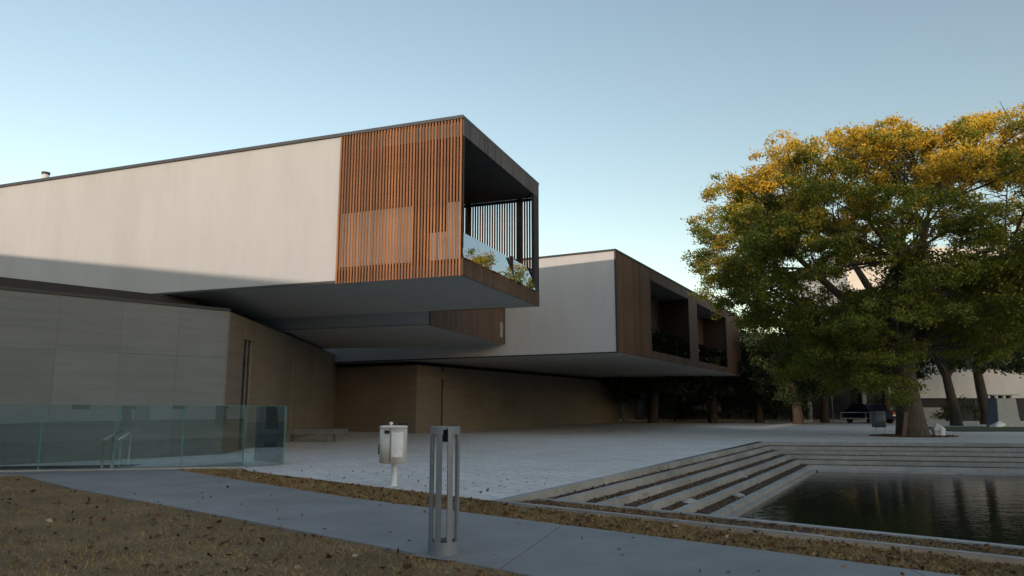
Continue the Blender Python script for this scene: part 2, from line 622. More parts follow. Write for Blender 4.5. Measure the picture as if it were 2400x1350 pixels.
# concrete path, slab by slab
NEAR = [(-13.6, 18.0), (-9.33, 14.13), (-6.93, 11.84), (-3.473, 9.0), (-0.103, 6.10), (2.95, 3.55), (7.2, 0.0), (10.5, -2.8)]
FAR = [(-12.6, 18.6), (-7.0, 15.4), (-5.25, 13.62), (-2.16, 10.58), (0.56, 8.33), (3.20, 6.12), (7.8, 2.3), (12.0, -1.25)]
path = empty('path', (0, 0, 0), kind='structure')
for i in range(1, len(NEAR) - 1):
    a, b, c, d = NEAR[i], NEAR[i + 1], FAR[i + 1], FAR[i]
    e = 0.006
    def sh(p, q):
        L = math.hypot(q[0] - p[0], q[1] - p[1])
        return (p[0] + (q[0] - p[0]) * e / L, p[1] + (q[1] - p[1]) * e / L)
    slab_between('concrete_slab', sh(a, b), sh(b, a), sh(c, d), sh(d, c), -0.12, 0.004, 'concrete', path)
prism('concrete_slab', [(-9.33, 14.13), (-7.0, 15.4), gp(1.4, -0.10), gp(3.9, -0.10), gp(9.0, -0.10), (-15.0, 13.0), (-12.0, 13.4)], -0.12, 0.0035, 'concrete', path)
prism('footing_strip', [gp(-0.05, -0.09), gp(-0.05, 0.12), gp(9.0, 0.12), gp(9.0, -0.09)], -0.15, 0.03, 'kerb', path)

# lawn sheet with small humps
LAWN = [(-16.0, 13.0), (-12.0, 13.4), (-9.33, 14.1), (-6.93, 11.82), (-3.473, 8.98), (-0.103, 6.08), (2.95, 3.53), (4.5, 2.2), (4.5, 0.5), (-16.0, 0.5)]
STRIP = [(-7.0, 15.42), (-6.1, 15.62), (-5.25, 14.93), (-0.3, 10.38), (0.167, 9.86), (4.3, 6.30), (8.6, 2.6), (7.8, 2.32), (3.20, 6.14), (0.56, 8.35), (-2.16, 10.60), (-5.25, 13.64)]
rng = np.random.default_rng(3)


def hump(x, y):
    return 0.012 * np.sin(2.1 * x + 1.3 * np.sin(1.7 * y)) * np.sin(2.6 * y + 0.8) + 0.008 * np.sin(6.3 * x + 2.0 * y) * np.sin(5.1 * y - x)


def soil_patch(name, poly, z, step, mat, kind, extra=0.0):
    """a sheet cut to its outline, gently uneven"""
    bm = bmesh.new()
    vs = [bm.verts.new((p[0], p[1], z)) for p in poly]
    bm.faces.new(vs)
    xs = [p[0] for p in poly]
    ys = [p[1] for p in poly]
    for ax, lo, hi in ((0, min(xs), max(xs)), (1, min(ys), max(ys))):
        c = lo + step
        while c < hi:
            co = (c, 0, 0) if ax == 0 else (0, c, 0)
            no = (1, 0, 0) if ax == 0 else (0, 1, 0)
            bmesh.ops.bisect_plane(bm, geom=list(bm.verts) + list(bm.edges) + list(bm.faces), plane_co=co, plane_no=no)
            c += step
    for v in bm.verts:
        v.co.z = z + float(hump(v.co.x, v.co.y)) + extra
    bmesh.ops.triangulate(bm, faces=list(bm.faces))
    for f in bm.faces:
        f.normal_update()
        if f.normal.z < 0:
            f.normal_flip()
    me = bpy.data.meshes.new(name)
    bm.to_mesh(me)
    bm.free()
    me.materials.append(M[mat])
    o = link(bpy.data.objects.new(name, me))
    return tag(o, kind=kind)


soil_patch('lawn_ground', LAWN, -0.012, 0.35, 'soil', 'structure')
soil_patch('verge_ground', STRIP, -0.018, 0.35, 'soil', 'structure')


def scatter(poly, n, zfun, near=None):
    xs = [p[0] for p in poly]
    ys = [p[1] for p in poly]
    out = []
    tot = 0
    while tot < n:
        p = np.stack([rng.uniform(min(xs), max(xs), n), rng.uniform(min(ys), max(ys), n)], axis=1)
        p = p[inside(p, poly)]
        if near:                       # keep more of what lies close to the camera
            keep = rng.uniform(size=len(p)) < np.clip((near / (np.hypot(p[:, 0], p[:, 1]) + 0.1)) ** 1.6, 0, 1)
            p = p[keep]
        out.append(p)
        tot += len(p)
    p = np.concatenate(out)[:n]
    return np.column_stack([p, zfun(p[:, 0], p[:, 1])])


def blades(name, poly, n, z, h, w, near, label):
    b = scatter(poly, n, lambda x, y: z + hump(x, y), near)
    n = len(b)
    ang = rng.uniform(0, 2 * np.pi, n)
    hh = h * rng.uniform(0.4, 1.5, n)
    ww = w * rng.uniform(0.6, 1.4, n)
    lean = rng.normal(scale=0.9, size=(n, 2)) * hh[:, None]
    d = np.stack([np.cos(ang), np.sin(ang)], axis=1) * ww[:, None] * 0.5
    V = np.zeros((n, 3, 3))
    V[:, 0, :2] = b[:, :2] - d
    V[:, 1, :2] = b[:, :2] + d
    V[:, 0, 2] = V[:, 1, 2] = b[:, 2] - 0.004
    V[:, 2, :2] = b[:, :2] + lean
    V[:, 2, 2] = b[:, 2] + hh
    o = quads_mesh(name, V, 'turf', per=3)
    return tag(o, label, 'grass', kind='stuff')


def grow(poly, d):
    c = np.mean(np.array(poly), axis=0)
    return [tuple(np.array(p) + (np.array(p) - c) / np.linalg.norm(np.array(p) - c) * d) for p in poly]


blades('dry_grass', LAWN, 150000, -0.012, 0.026, 0.010, 5.0, 'short dry brown grass on the lawn in the foreground')
blades('dry_grass', STRIP, 60000, -0.016, 0.028, 0.012, 9.0, 'dry grass on the verge between path and plaza')


def litter(name, poly, n, z, size, near, label, hs=1.0):
    b = scatter(poly, n, lambda x, y: z + hump(x, y) * hs + rng.uniform(0.004, 0.022, len(x)), near)
    V = leaf_quads(rng, b, size, size * 0.6, flat=0.55)
    o = quads_mesh(name, V, 'litter')
    return tag(o, label, 'leaves', kind='stuff')


litter('fallen_leaves', LAWN, 2600, -0.005, 0.075, 5.5, 'brown fallen leaves lying on the lawn')
litter('fallen_leaves', STRIP, 2200, -0.005, 0.06, 8.0, 'brown fallen leaves on the verge beside the path')

# ================================================================== SUNKEN POND WITH STEPPED BEDS
basin = empty('pond_basin', (4, 16, 0), kind='structure')


def W(p):      # plan point in the basin's own frame
    return (p[0] - 4.0, p[1] - 16.0)


KD = (0.770, -0.638)
KO = (-0.36, 10.46)          # outer near kerb line
KI = (0.605, 10.62)          # inner near kerb line
LD = (0.4945, 0.8692)        # left steps run this way
LN = (0.8692, -0.4945)
OFF = [-5.40, -5.065, -4.665, -4.22, -3.82, -3.38, -3.13]
CORN = [(9.02, 27.21), (8.97, 26.10), (9.07, 25.40), (9.09, 24.55), (9.07, 23.70), (9.20, 22.98), (9.06, 22.35)]
RGT = [(17.96, 26.0), (17.25, 24.75), (16.65, 24.0), (16.05, 23.12), (15.5, 22.3), (14.95, 21.62), (14.85, 21.05)]
LEV = [0.0, -0.1, -0.2, -0.3, -0.4, -0.5, -0.65]


def isect(o, d, o2, d2):
    det = d[0] * (-d2[1]) + d2[0] * d[1]
    rx, ry = o2[0] - o[0], o2[1] - o[1]
    s = (rx * (-d2[1]) + d2[0] * ry) / det
    return (o[0] + d[0] * s, o[1] + d[1] * s)


def far_dir(i):
    dx, dy = RGT[i][0] - CORN[i][0], RGT[i][1] - CORN[i][1]
    L = math.hypot(dx, dy)
    return (dx / L, dy / L)


def left_pt(i, y_line=None):
    return (LN[0] * OFF[i], LN[1] * OFF[i])


def corner(i, inset=0.0):
    fd = far_dir(i)
    fn = (fd[1], -fd[0])
    o1 = (left_pt(i)[0] + LN[0] * inset, left_pt(i)[1] + LN[1] * inset)
    o2 = (CORN[i][0] + fn[0] * inset, CORN[i][1] + fn[1] * inset)
    return isect(o1, LD, o2, fd)


def near_end(i, inset=0.0, line=KI):
    o1 = (left_pt(i)[0] + LN[0] * inset, left_pt(i)[1] + LN[1] * inset)
    return isect(o1, LD, line, KD)


def lerp(a, b, t):
    return (a[0] + (b[0] - a[0]) * t, a[1] + (b[1] - a[1]) * t)


def kerb_run(a0, a1, b0, b1, z0, z1, seg, name='kerb_stone'):
    """pieces of kerb between an outer line a0-a1 and an inner line b0-b1"""
    L = math.hypot(a1[0] - a0[0], a1[1] - a0[1])
    n = max(1, int(round(L / seg)))
    g = 0.006 / L
    for k in range(n):
        t0, t1 = k / n + (g if k else 0), (k + 1) / n - (g if k < n - 1 else 0)
        dz = random.uniform(-0.004, 0.004)
        slab_between(name, W(lerp(a0, a1, t0)), W(lerp(a0, a1, t1)), W(lerp(b0, b1, t1)), W(lerp(b0, b1, t0)), z0, z1 + dz, 'kerb', basin)


KW = 0.13
for i in range(0, 6):
    line = KO if i == 0 else KI
    z1 = LEV[i] + (0.004 if i == 0 else 0.0)
    kerb_run(near_end(i, 0, line), corner(i), near_end(i, KW, line), corner(i, KW), LEV[i] - 0.30, z1, 2.3)
    fd = far_dir(i)
    fn = (fd[1], -fd[0])
    c0, c1 = corner(i), corner(i, KW)
    e0, e1 = P2(c0, fd, 21.0), P2(c1, fd, 21.0)
    kerb_run(c0, e0, c1, e1, LEV[i] - 0.30, z1, 2.6)
# near kerbs: the outer one level with the verge, the inner one a step down
kn = (-KD[1], KD[0])
for (o, z, wd) in ((near_end(0, 0, KO), 0.004, 0.085), (near_end(1, 0, KI), -0.02, 0.13)):
    a0, a1 = o, P2(o, KD, 15.5)
    b0, b1 = (a0[0] + kn[0] * wd, a0[1] + kn[1] * wd), (a1[0] + kn[0] * wd, a1[1] + kn[1] * wd)
    kerb_run(a0, a1, b0, b1, z - 0.30, z, 2.3)
a0 = near_end(1, 0.0, KI)
a1 = P2(a0, KD, 15.5)
prism('retaining_wall', [W(p) for p in ((a0[0] + kn[0] * 0.02, a0[1] + kn[1] * 0.02), (a1[0] + kn[0] * 0.02, a1[1] + kn[1] * 0.02), (a1[0] + kn[0] * 0.10, a1[1] + kn[1] * 0.10), (a0[0] + kn[0] * 0.10, a0[1] + kn[1] * 0.10))], -1.4, -0.39, 'kerb', basin)
prism('retaining_wall', [W(p) for p in ((31.6, 3.9), (32.1, 3.9), (32.1, 24.3), (31.6, 24.3))], -1.6, -0.002, 'kerb', basin)
prism('retaining_wall', [W(p) for p in ((11.6, -0.9), (32.1, 3.6), (32.1, 4.2), (11.6, -0.4))], -1.6, -0.002, 'kerb', basin)
prism('ledge', [W(p) for p in (near_end(5, KW), corner(5, KW), corner(6, 0.0), near_end(6, 0.0))], -1.4, -0.60, 'kerb', basin)
fd5 = far_dir(6)
prism('ledge', [W(p) for p in (corner(5, KW), P2(corner(5, KW), far_dir(5), 21), P2(corner(6, 0.05), fd5, 21), corner(6, 0.05))], -1.4, -0.62, 'kerb', basin)
prism('pond_floor', [W(p) for p in ((0.2, 11.0), (9.0, 27.0), (32, 24), (32, 4), (12.3, 0.6))], -1.5, -1.35, 'bed', basin)
water = sheet('water', [W(p) for p in (near_end(5, 0.1), corner(5, 0.1), P2(corner(5, 0.1), far_dir(5), 21.2), (32.0, 4.0), P2(near_end(5, 0.1), KD, 13.5))], [], -0.655, 'water')
water.location = (4, 16, 0)
tag(water, kind='structure')

# soil of the beds, one strip to each step
bed_polys = []
for i in range(0, 5):
    z = LEV[i + 1] - 0.022
    line = KO if i == 0 else KI
    lp = [near_end(i, KW, line), corner(i, KW), corner(i + 1), near_end(i + 1, 0.0, line if i else KI)]
    if i == 0:
        lp = [near_end(0, KW, KO), corner(0, KW), corner(1), near_end(1, 0, KI)]
    fp = [corner(i, KW), P2(corner(i, KW), far_dir(i), 20.9), P2(corner(i + 1), far_dir(i + 1), 20.9), corner(i + 1)]
    for poly in (lp, fp):
        o = prism('bed_soil', [W(p) for p in poly], z - 0.2, z, 'bed', basin)
        bed_polys.append((poly, z))
npoly = [near_end(0, KW, KO), near_end(1, 0, KI), P2(near_end(1, 0, KI), KD, 15.4), P2(near_end(0, KW, KO), KD, 15.4)]
q0 = near_end(0, KW, KO)
npoly[0] = (q0[0] + kn[0] * 0.085, q0[1] + kn[1] * 0.085)
q1 = P2(q0, KD, 15.4)
npoly[3] = (q1[0] + kn[0] * 0.085, q1[1] + kn[1] * 0.085)
prism('bed_soil', [W(p) for p in npoly], -0.3, -0.04, 'bed', basin)


def bed_litter(name, polys, n, size, label):
    VV = []
    for poly, z in polys:
        b = scatter(poly, n, lambda x, y: z + rng.uniform(0.0, 0.02, len(x)), 11.0)
        VV.append(leaf_quads(rng, b, size, size * 0.62, flat=0.5))
    return tag(quads_mesh(name, np.concatenate(VV), 'litter'), label, 'leaves', kind='stuff')


bed_litter('leaf_litter', bed_polys, 900, 0.045, 'brown leaf litter in the stepped beds around the pond')
bed_litter('leaf_litter', [(npoly, -0.045)], 3000, 0.05, 'brown leaf litter between the two near kerbs of the pond')
blades('dry_grass', npoly, 14000, -0.045, 0.022, 0.012, 9.0, 'dry grass between the two near kerbs of the pond')
# a few stones lying in the beds
for (x, y, z, s) in ((3.95, 16.9, -0.30, 0.16), (3.2, 13.4, -0.40, 0.14), (5.6, 18.1, -0.40, 0.10), (2.35, 13.3, -0.22, 0.09), (4.6, 15.2, -0.5, 0.12)):
    bm = bmesh.new()
    bmesh.ops.create_icosphere(bm, subdivisions=2, radius=s)
    for v in bm.verts:
        v.co *= 1 + 0.25 * math.sin(v.co.x * 31 + v.co.y * 17) * math.cos(v.co.z * 23)
        v.co.z *= 0.5
    o = from_bm('stone', bm, 'kerb', basin)
    o.location = (x - 4, y - 16, z)


# ================================================================== UPPER VOLUME WITH THE SLATTED LOGGIA
Y1 = R(159.57)
T1 = empty('slatted_gallery', (-1.209, 17.325, -0.0426), Y1, label='white cantilevered upper volume with brown slatted screen and open end loggia', cat='building')
T1.scale = (1.0328, 1.0328, 1.0328)
ZB, ZT, DP, SL = 4.35, 8.20, 5.786, 3.50
# local x runs along the long side away from the corner, local -y into the depth
box('wall', SL, 27.0, -DP, 0.0, ZB + 0.06, ZT, 'white', T1)
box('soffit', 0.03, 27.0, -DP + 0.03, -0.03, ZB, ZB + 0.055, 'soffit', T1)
box('coping', 0.0, 27.05, -DP - 0.03, 0.06, ZT + 0.002, ZT + 0.085, 'coping', T1)
box('roof_flashing', 0.25, 12.9, -DP + 0.2, -0.10, ZT + 0.09, ZT + 0.14, 'coping', T1)
box('loggia_floor', 0.06, SL - 0.002, -DP + 0.06, -0.10, ZB + 0.06, ZB + 0.30, 'dark', T1)
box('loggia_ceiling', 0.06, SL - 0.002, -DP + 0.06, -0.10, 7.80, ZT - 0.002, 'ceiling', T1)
box('rear_wall', SL - 0.05, SL - 0.004, -DP + 0.12, -0.16, ZB + 0.31, 7.79, 'pane', T1)
box('drip_edge', SL, 27.0, -0.03, 0.012, ZB + 0.01, ZB + 0.055, 'coping', T1)
# screen backing with its windows
for (x0, x1, z0, z1) in ((0.06, SL - 0.01, 6.16, 7.79), (0.06, SL - 0.01, ZB + 0.31, 4.74), (0.92, 1.40, 4.745, 6.155), (0.46, 0.915, 5.44, 6.155), (3.44, SL - 0.01, 4.745, 6.155)):
    box('screen_backing', x0, x1, -0.095, -0.055, z0, z1, 'backing', T1)
for (x0, x1, z0, z1) in ((1.41, 2.40, 4.75, 6.15), (2.42, 3.43, 4.75, 6.15), (0.07, 0.45, 4.75, 6.15), (0.47, 0.91, 4.75, 5.43)):
    box('screen_window', x0, x1, -0.085, -0.065, z0, z1, 'pane_bright', T1)
NS = 41
pit = (SL - 0.02) / NS
slat0 = None
for side, yy in ((0, 0.03), (1, -DP)):
    for k in range(NS):
        x = 0.012 + pit * (k + 0.5)
        wdt = 0.046 if side == 0 else 0.052
        if slat0 is None:
            slat0 = box('slat', -wdt / 2, wdt / 2, -0.014, 0.014, ZB - 0.03, ZT - 0.004, 'slat', T1, 0.003)
            slat0.location = (x, yy, (ZB - 0.03 + ZT - 0.004) / 2)
        else:
            copy_of(slat0, (x, yy + random.uniform(-0.002, 0.002), slat0.location.z), T1, scale=(1.0 if side == 0 else 1.18, 1, 1))
box('screen_rail', 0.05, SL - 0.06, -DP + 0.036, -DP + 0.075, 5.46, 5.52, 'dark', T1)
box('screen_rail', 0.05, SL - 0.06, -DP + 0.036, -DP + 0.075, 7.70, 7.79, 'dark', T1)
for xx in (0.62, 2.35):
    box('screen_post', xx - 0.06, xx + 0.06, -DP + 0.08, -DP + 0.17, ZB + 0.31, 7.79, 'dark', T1)
# end face: boarded fascia and parapet, glass between
nb = 58
bp_ = DP / nb
fb = pb = None
for k in range(nb):
    y = -bp_ * (k + 0.5)
    if fb is None:
        fb = box('fascia_board', 0, 0.045, y - bp_ / 2 + 0.006, y + bp_ / 2 - 0.006, 7.78, ZT - 0.003, 'board_dark', T1)
        pb = box('parapet_board', 0, 0.045, y - bp_ / 2 + 0.004, y + bp_ / 2 - 0.004, ZB - 0.02, 4.735, 'board', T1)
    else:
        copy_of(fb, (0.0225 + random.uniform(-0.003, 0.003), y, fb.location.z), T1)
        copy_of(pb, (0.0225 + random.uniform(-0.003, 0.003), y, pb.location.z), T1)
for (v0, v1) in ((0.03, 1.06), (1.07, 3.38), (3.49, 5.26)):
    box('balustrade_pane', 0.03, 0.044, -v1, -v0, 4.75, 5.43, 'glass_loggia', T1).rotation_euler = (0, R(12.0), 0)
box('balustrade_post', 0.005, 0.06, -3.485, -3.385, 4.745, 5.45, 'dark', T1)
box('corner_post', -0.005, 0.08, -DP + 0.037, -DP + 0.48, 4.745, 7.775, 'dark', T1)
box('corner_post', 0.008, 0.07, -0.075, -0.04, 4.745, 7.775, 'dark', T1)

fl = empty('roof_flue', (-15.3, 22.9, 8.50), label='short white flue pipe with dark rim on the flat roof', cat='flue')
lathe('pipe', [(0.105, 0.0), (0.105, 0.30)], 'bin_white', fl, 20, close=True)
lathe('cowl', [(0.125, 0.29), (0.128, 0.36), (0.10, 0.365), (0.10, 0.30)], 'coping_dark', fl, 20)

# ================================================================== MIDDLE VOLUME
Y3a = math.atan2(24.94 - 32.64, -2.83 + 0.307)       # from far corner back to near corner
TH = math.atan2(32.64 - 24.94, -0.307 + 2.83)        # end face runs this way
L3 = math.hypot(2.523, 7.70)
T3 = empty('middle_gallery', (-2.83, 24.94, 0), TH + R(90), label='lower upper-floor volume with dark boarded end tucked behind the slatted gallery', cat='building')
# local x leftwards, local -y along the end face
box('wall', 0.05, 18.0, -L3, 0.0, 4.11, 7.25, 'white', T3)
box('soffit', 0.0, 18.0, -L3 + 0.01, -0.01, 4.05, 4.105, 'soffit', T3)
nb = 34
w3 = L3 / nb
b0 = None
for k in range(nb):
    y = -w3 * (k + 0.5)
    z0, z1 = 4.04, 7.25
    if 31 <= k <= 32:
        box('end_board', -0.005, 0.042, y - w3 / 2 + 0.006, y + w3 / 2 - 0.006, 4.04, 4.30, 'board', T3)
        box('end_board', -0.005, 0.042, y - w3 / 2 + 0.006, y + w3 / 2 - 0.006, 5.0, 7.25, 'board', T3)
        continue
    if b0 is None:
        b0 = box('end_board', -0.005, 0.042, y - w3 / 2 + 0.006, y + w3 / 2 - 0.006, z0, z1, 'board', T3)
    else:
        copy_of(b0, (b0.location.x + random.uniform(-0.003, 0.003), y, b0.location.z), T3)
box('window_pane', 0.012, 0.03, -w3 * 33 + 0.01, -w3 * 31 - 0.01, 4.31, 4.99, 'pane_bright', T3)
box('coping', -0.02, 18.0, -L3 - 0.01, 0.03, 7.255, 7.33, 'coping', T3)

# ================================================================== FAR UPPER VOLUME
Y2 = R(152.08)
T2 = empty('boarded_gallery', (4.412, 30.262, 0), Y2, label='white upper volume with brown boarded side and two deep loggias beside the big tree', cat='building')
ZB2, ZT2, DE = 3.47, 7.82, 26.9
box('wall', 0.30, 20.0, -1.7, 0.0, ZB2 + 0.06, ZT2, 'white', T2)
box('rear_wall', 1.72, 20.0, -DE - 6.0, -1.705, ZB2 + 0.06, ZT2, 'dark', T2)
box('soffit', 0.03, 20.0, -DE + 0.03, -0.03, ZB2, ZB2 + 0.055, 'soffit', T2)
box('coping', -0.02, 20.0, -DE - 0.02, 0.05, ZT2 + 0.002, ZT2 + 0.085, 'coping_dark', T2)
box('drip_edge', 0.0, 20.0, -0.03, 0.02, ZB2 + 0.003, ZB2 + 0.058, 'coping_dark', T2)
box('corner_trim', -0.01, 0.06, -0.045, 0.025, ZB2 + 0.06, ZT2 - 0.002, 'coping_dark', T2)
box('corner_return', 0.062, 0.30, -1.7, 0.0, ZB2 + 0.06, ZT2 - 0.001, 'white', T2)
OPEN2 = ((4.95, 12.15), (13.95, 22.2))
nb = 112
w2 = (DE - 0.05) / nb
proto = {}
for k in range(nb):
    y = -0.05 - w2 * (k + 0.5)
    hole = any(a < -y < b for a, b in OPEN2)
    for part, (z0, z1) in (('full', (ZB2 + 0.02, ZT2)), ) if not hole else (('low', (ZB2 + 0.02, 3.88)), ('high', (7.30, ZT2))):
        if part not in proto:
            proto[part] = box('cladding_board', 0.0, 0.05, y - w2 / 2 + 0.006, y + w2 / 2 - 0.006, z0, z1, 'board', T2)
        else:
            copy_of(proto[part], (0.025 + random.uniform(-0.004, 0.004), y, (z0 + z1) / 2), T2)
for a, b in OPEN2:
    box('loggia_floor', 0.06, 1.7, -b, -a, 3.60, 3.87, 'dark', T2)
    box('loggia_ceiling', 0.06, 1.7, -b, -a, 7.31, 7.60, 'ceiling', T2)
    n = 18
    wb = (b - a) / n
    for k in range(n):
        box('loggia_board', 1.62, 1.66, -b + wb * k + 0.01, -b + wb * (k + 1) - 0.01, 3.875, 7.305, 'board', T2)
    n = 3
    for k in range(n):
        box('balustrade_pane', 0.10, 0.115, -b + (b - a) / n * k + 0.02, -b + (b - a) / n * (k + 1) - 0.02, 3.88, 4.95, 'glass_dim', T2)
for y0, y1 in ((-4.95, -0.06), (-13.95, -12.15), (-DE, -22.2)):
    box('pier', 0.055, 1.7, y0, y1, ZB2 + 0.06, ZT2 - 0.004, 'backing', T2)

# ================================================================== STONE BASE UNDER THE SLATTED GALLERY
AC = (-7.89, 20.10)
AL = (-0.687, -0.726)
AR = (-0.07, 0.9975)
NL = (0.726, -0.687)     # outward from the left face
NR = (0.9975, 0.07)      # outward from the right face
ZA = 3.90
TA = empty('travertine_building', (AC[0], AC[1], 0), label='travertine clad ground floor with dark door slots under the slatted gallery', cat='building')


def A(p):
    return (p[0] - AC[0], p[1] - AC[1])


IP = P2(AC, AR, 18.0)
body = [P2(AC, AL, 13.0), AC, P2(AC, AR, 18.2), (-34, 39), (-34, 14)]
ins = [(body[0][0] - NL[0] * 0.07, body[0][1] - NL[1] * 0.07), (AC[0] - 0.075, AC[1] + 0.02), (body[2][0] - 0.07, body[2][1]), body[3], body[4]]
prism('core_wall', [A(p) for p in ins], -1.6, ZA - 0.01, 'core', TA)
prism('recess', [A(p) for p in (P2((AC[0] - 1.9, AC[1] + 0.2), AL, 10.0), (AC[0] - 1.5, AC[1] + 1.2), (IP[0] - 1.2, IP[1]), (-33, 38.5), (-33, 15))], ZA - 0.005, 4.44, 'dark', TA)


def clad(name, o, d, nrm, w0, w1, z0, z1, mat, parent, base, out=0.0, th=0.07):
    g = 0.0018
    a, b = P2(o, d, w0 + g), P2(o, d, w1 - g)
    pts = [(a[0] + nrm[0] * out, a[1] + nrm[1] * out), (b[0] + nrm[0] * out, b[1] + nrm[1] * out),
           (b[0] + nrm[0] * (out - th), b[1] + nrm[1] * (out - th)), (a[0] + nrm[0] * (out - th), a[1] + nrm[1] * (out - th))]
    return prism(name, [(p[0] - base[0], p[1] - base[1]) for p in pts], z0 + g, z1 - g, mat, parent)


rows = [(-1.3, 0.0), (0.0, 1.3), (1.3, 2.6), (2.6, ZA)]
ws = [0.0, 1.35, 2.75, 4.15, 5.55, 6.95, 8.35, 9.75, 11.15, 12.9]
for (z0, z1) in rows:
    for a, b in zip(ws[:-1], ws[1:]):
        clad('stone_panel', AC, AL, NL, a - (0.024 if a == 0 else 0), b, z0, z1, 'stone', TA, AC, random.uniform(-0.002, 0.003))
cols = [0.0, 1.55, 2.41, 4.2, 6.1, 8.0, 8.22, 10.2, 12.2, 14.2, 16.2, 18.0]
for a, b in zip(cols[:-1], cols[1:]):
    if a in (1.55, 8.0):
        top = 3.27 if a == 1.55 else 3.35
        clad('lintel', AC, AR, NR, a, b + (0.25 if a == 1.55 else 0.0), top, ZA, 'stone_warm_shade', TA, AC, 0.014)
        clad('door_recess', AC, AR, NR, a, b, 0.0, top, 'pane', TA, AC, -0.055, 0.012)
        if a == 1.55:
            clad('door_frame', AC, AR, NR, a + 0.004, a + 0.07, 0.0, top - 0.004, 'galv', TA, AC, -0.02, 0.03)
            clad('door_frame', AC, AR, NR, b - 0.40, b - 0.36, 0.0, top - 0.004, 'galv', TA, AC, -0.03, 0.02)
        continue
    for (z0, z1) in rows[1:]:
        clad('stone_panel', AC, AR, NR, a - (0.024 if a == 0 else 0), b, z0, z1, 'stone_warm_shade', TA, AC, random.uniform(-0.002, 0.003))
cp = [P2((AC[0] + NL[0] * 0.03, AC[1] + NL[1] * 0.03), AL, 12.9), (AC[0] + NL[0] * 0.03 + 0.01, AC[1] + NL[1] * 0.03), (AC[0] + 0.0 - NL[0] * 0.35, AC[1] - NL[1] * 0.35 + 0.15), P2((AC[0] - NL[0] * 0.35, AC[1] - NL[1] * 0.35), AL, 12.9)]
prism('coping', [A(p) for p in cp], ZA + 0.003, ZA + 0.075, 'coping_dark', TA)
vt = empty('roof_vent', (-13.1, 17.2, ZA), R(133), label='low roof vent hood behind the parapet at the left edge', cat='vent')
box('hood', -0.9, 0.9, -0.25, 0.25, 0.20, 0.235, 'coping_dark', vt)
box('curb', -0.8, 0.6, -0.2, 0.2, 0.0, 0.195, 'bin_white', vt)

# ================================================================== STONE BASE UNDER THE FAR VOLUME
BC = (-4.65, 35.62)
BL = (-0.8836, 0.4682)
BR = (0.4682, 0.8836)
BNL = (-0.4682, -0.8836)
BNR = (0.8836, -0.4682)
ZBt = 3.27
TB = empty('recessed_building', (BC[0], BC[1], 0), label='shaded stone ground floor block set back under the far upper volume', cat='building')


def Bq(p):
    return (p[0] - BC[0], p[1] - BC[1])


e1 = P2(BC, BR, 29.0)
e2 = P2(BC, BL, 5.6)
prism('core_wall', [Bq(p) for p in ((BC[0] - 0.03, BC[1] + 0.09), (e1[0] - 0.06, e1[1] + 0.03), P2(e1, BL, 12.0), P2(e2, BL, 6.4), (e2[0] + 0.033, e2[1] + 0.062))], -0.3, ZBt - 0.01, 'core', TB)
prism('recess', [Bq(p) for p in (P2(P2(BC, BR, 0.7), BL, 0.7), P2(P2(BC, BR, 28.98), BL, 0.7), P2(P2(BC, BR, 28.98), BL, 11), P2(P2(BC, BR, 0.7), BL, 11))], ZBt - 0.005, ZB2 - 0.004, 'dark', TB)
for (z0, z1) in ((0, 1.1), (1.1, 2.2), (2.2, ZBt)):
    for k in range(3):
        clad('stone_panel', BC, BL, BNL, k * 1.8, (k + 1) * 1.8, z0, z1, 'stone_warm_shade', TB, BC, random.uniform(-0.002, 0.002))
    cs = [0.0, 2.2, 2.36] + [2.36 + 2.05 * k for k in range(1, 14)]
    for a, b in zip(cs[:-1], cs[1:]):
        if a == 2.2:
            continue
        clad('stone_panel', BC, BR, BNR, a, b, z0, z1, 'stone_warm_shade', TB, BC, random.uniform(-0.002, 0.002))
clad('lintel', BC, BR, BNR, 2.02, 2.58, 2.66, 3.0, 'stone_warm_shade', TB, BC, 0.03, 0.03)
clad('door_recess', BC, BR, BNR, 2.2, 2.36, 0.0, ZBt - 0.02, 'pane', TB, BC, -0.05, 0.012)

# ================================================================== GLASS BALUSTRADE, STAIR, HANDRAILS
st = empty('sunken_stair', (*gp(2.35, 0.14), 0), math.atan2(G_D[1], G_D[0]), kind='structure')
# local x down the stair (to the left), local y: towards the camera is negative side
for k in range(8):
    box('stair_step', 0.02 + 0.32 * k, 0.34 + 0.32 * k - 0.004, -1.29, -0.01, -1.5, -0.16 * k - 0.02, 'concrete', st)
box('stair_landing', 2.585, 4.25, -1.29, -0.01, -1.5, -1.3, 'concrete', st)
box('stair_wall', -0.1, 4.35, 0.0, 0.08, -1.6, -0.07, 'concrete', st)
box('stair_wall', -0.1, 4.35, -1.38, -1.30, -1.6, -0.07, 'concrete', st)
box('stair_wall', 4.255, 4.35, -1.29, -0.005, -1.6, -0.07, 'concrete', st)
box('stair_wall', -0.09, 0.0, -1.29, -0.005, -1.6, -0.07, 'concrete', st)

gl_edges = [0.0, 1.22, 2.51, 3.90, 5.55, 7.2, 8.9]
gnames = ['at its right end, next to the corner', 'second from its right corner', 'in front of the handrails', 'fourth from its right corner', 'fifth from its right corner', 'sixth from its right corner']


def glass_panel(a, b, h, label, tilt=0.0):
    d = (b[0] - a[0], b[1] - a[1])
    L = math.hypot(*d)
    t = empty('glass_panel', (a[0], a[1], 0.0), math.atan2(d[1], d[0]), label=label, cat='glass panel', group='frameless glass panels round the stair')
    box('pane', 0.012, L - 0.012, -0.009, 0.009, 0.031, h, 'glass', t)
    box('pane_edge', 0.002, 0.0115, -0.010, 0.010, 0.031, h, 'glass_edge', t)
    box('pane_edge', L - 0.0115, L - 0.002, -0.010, 0.010, 0.031, h, 'glass_edge', t)
    box('pane_edge', 0.012, L - 0.012, -0.010, 0.010, h + 0.0005, h + 0.008, 'glass_edge', t)
    return t


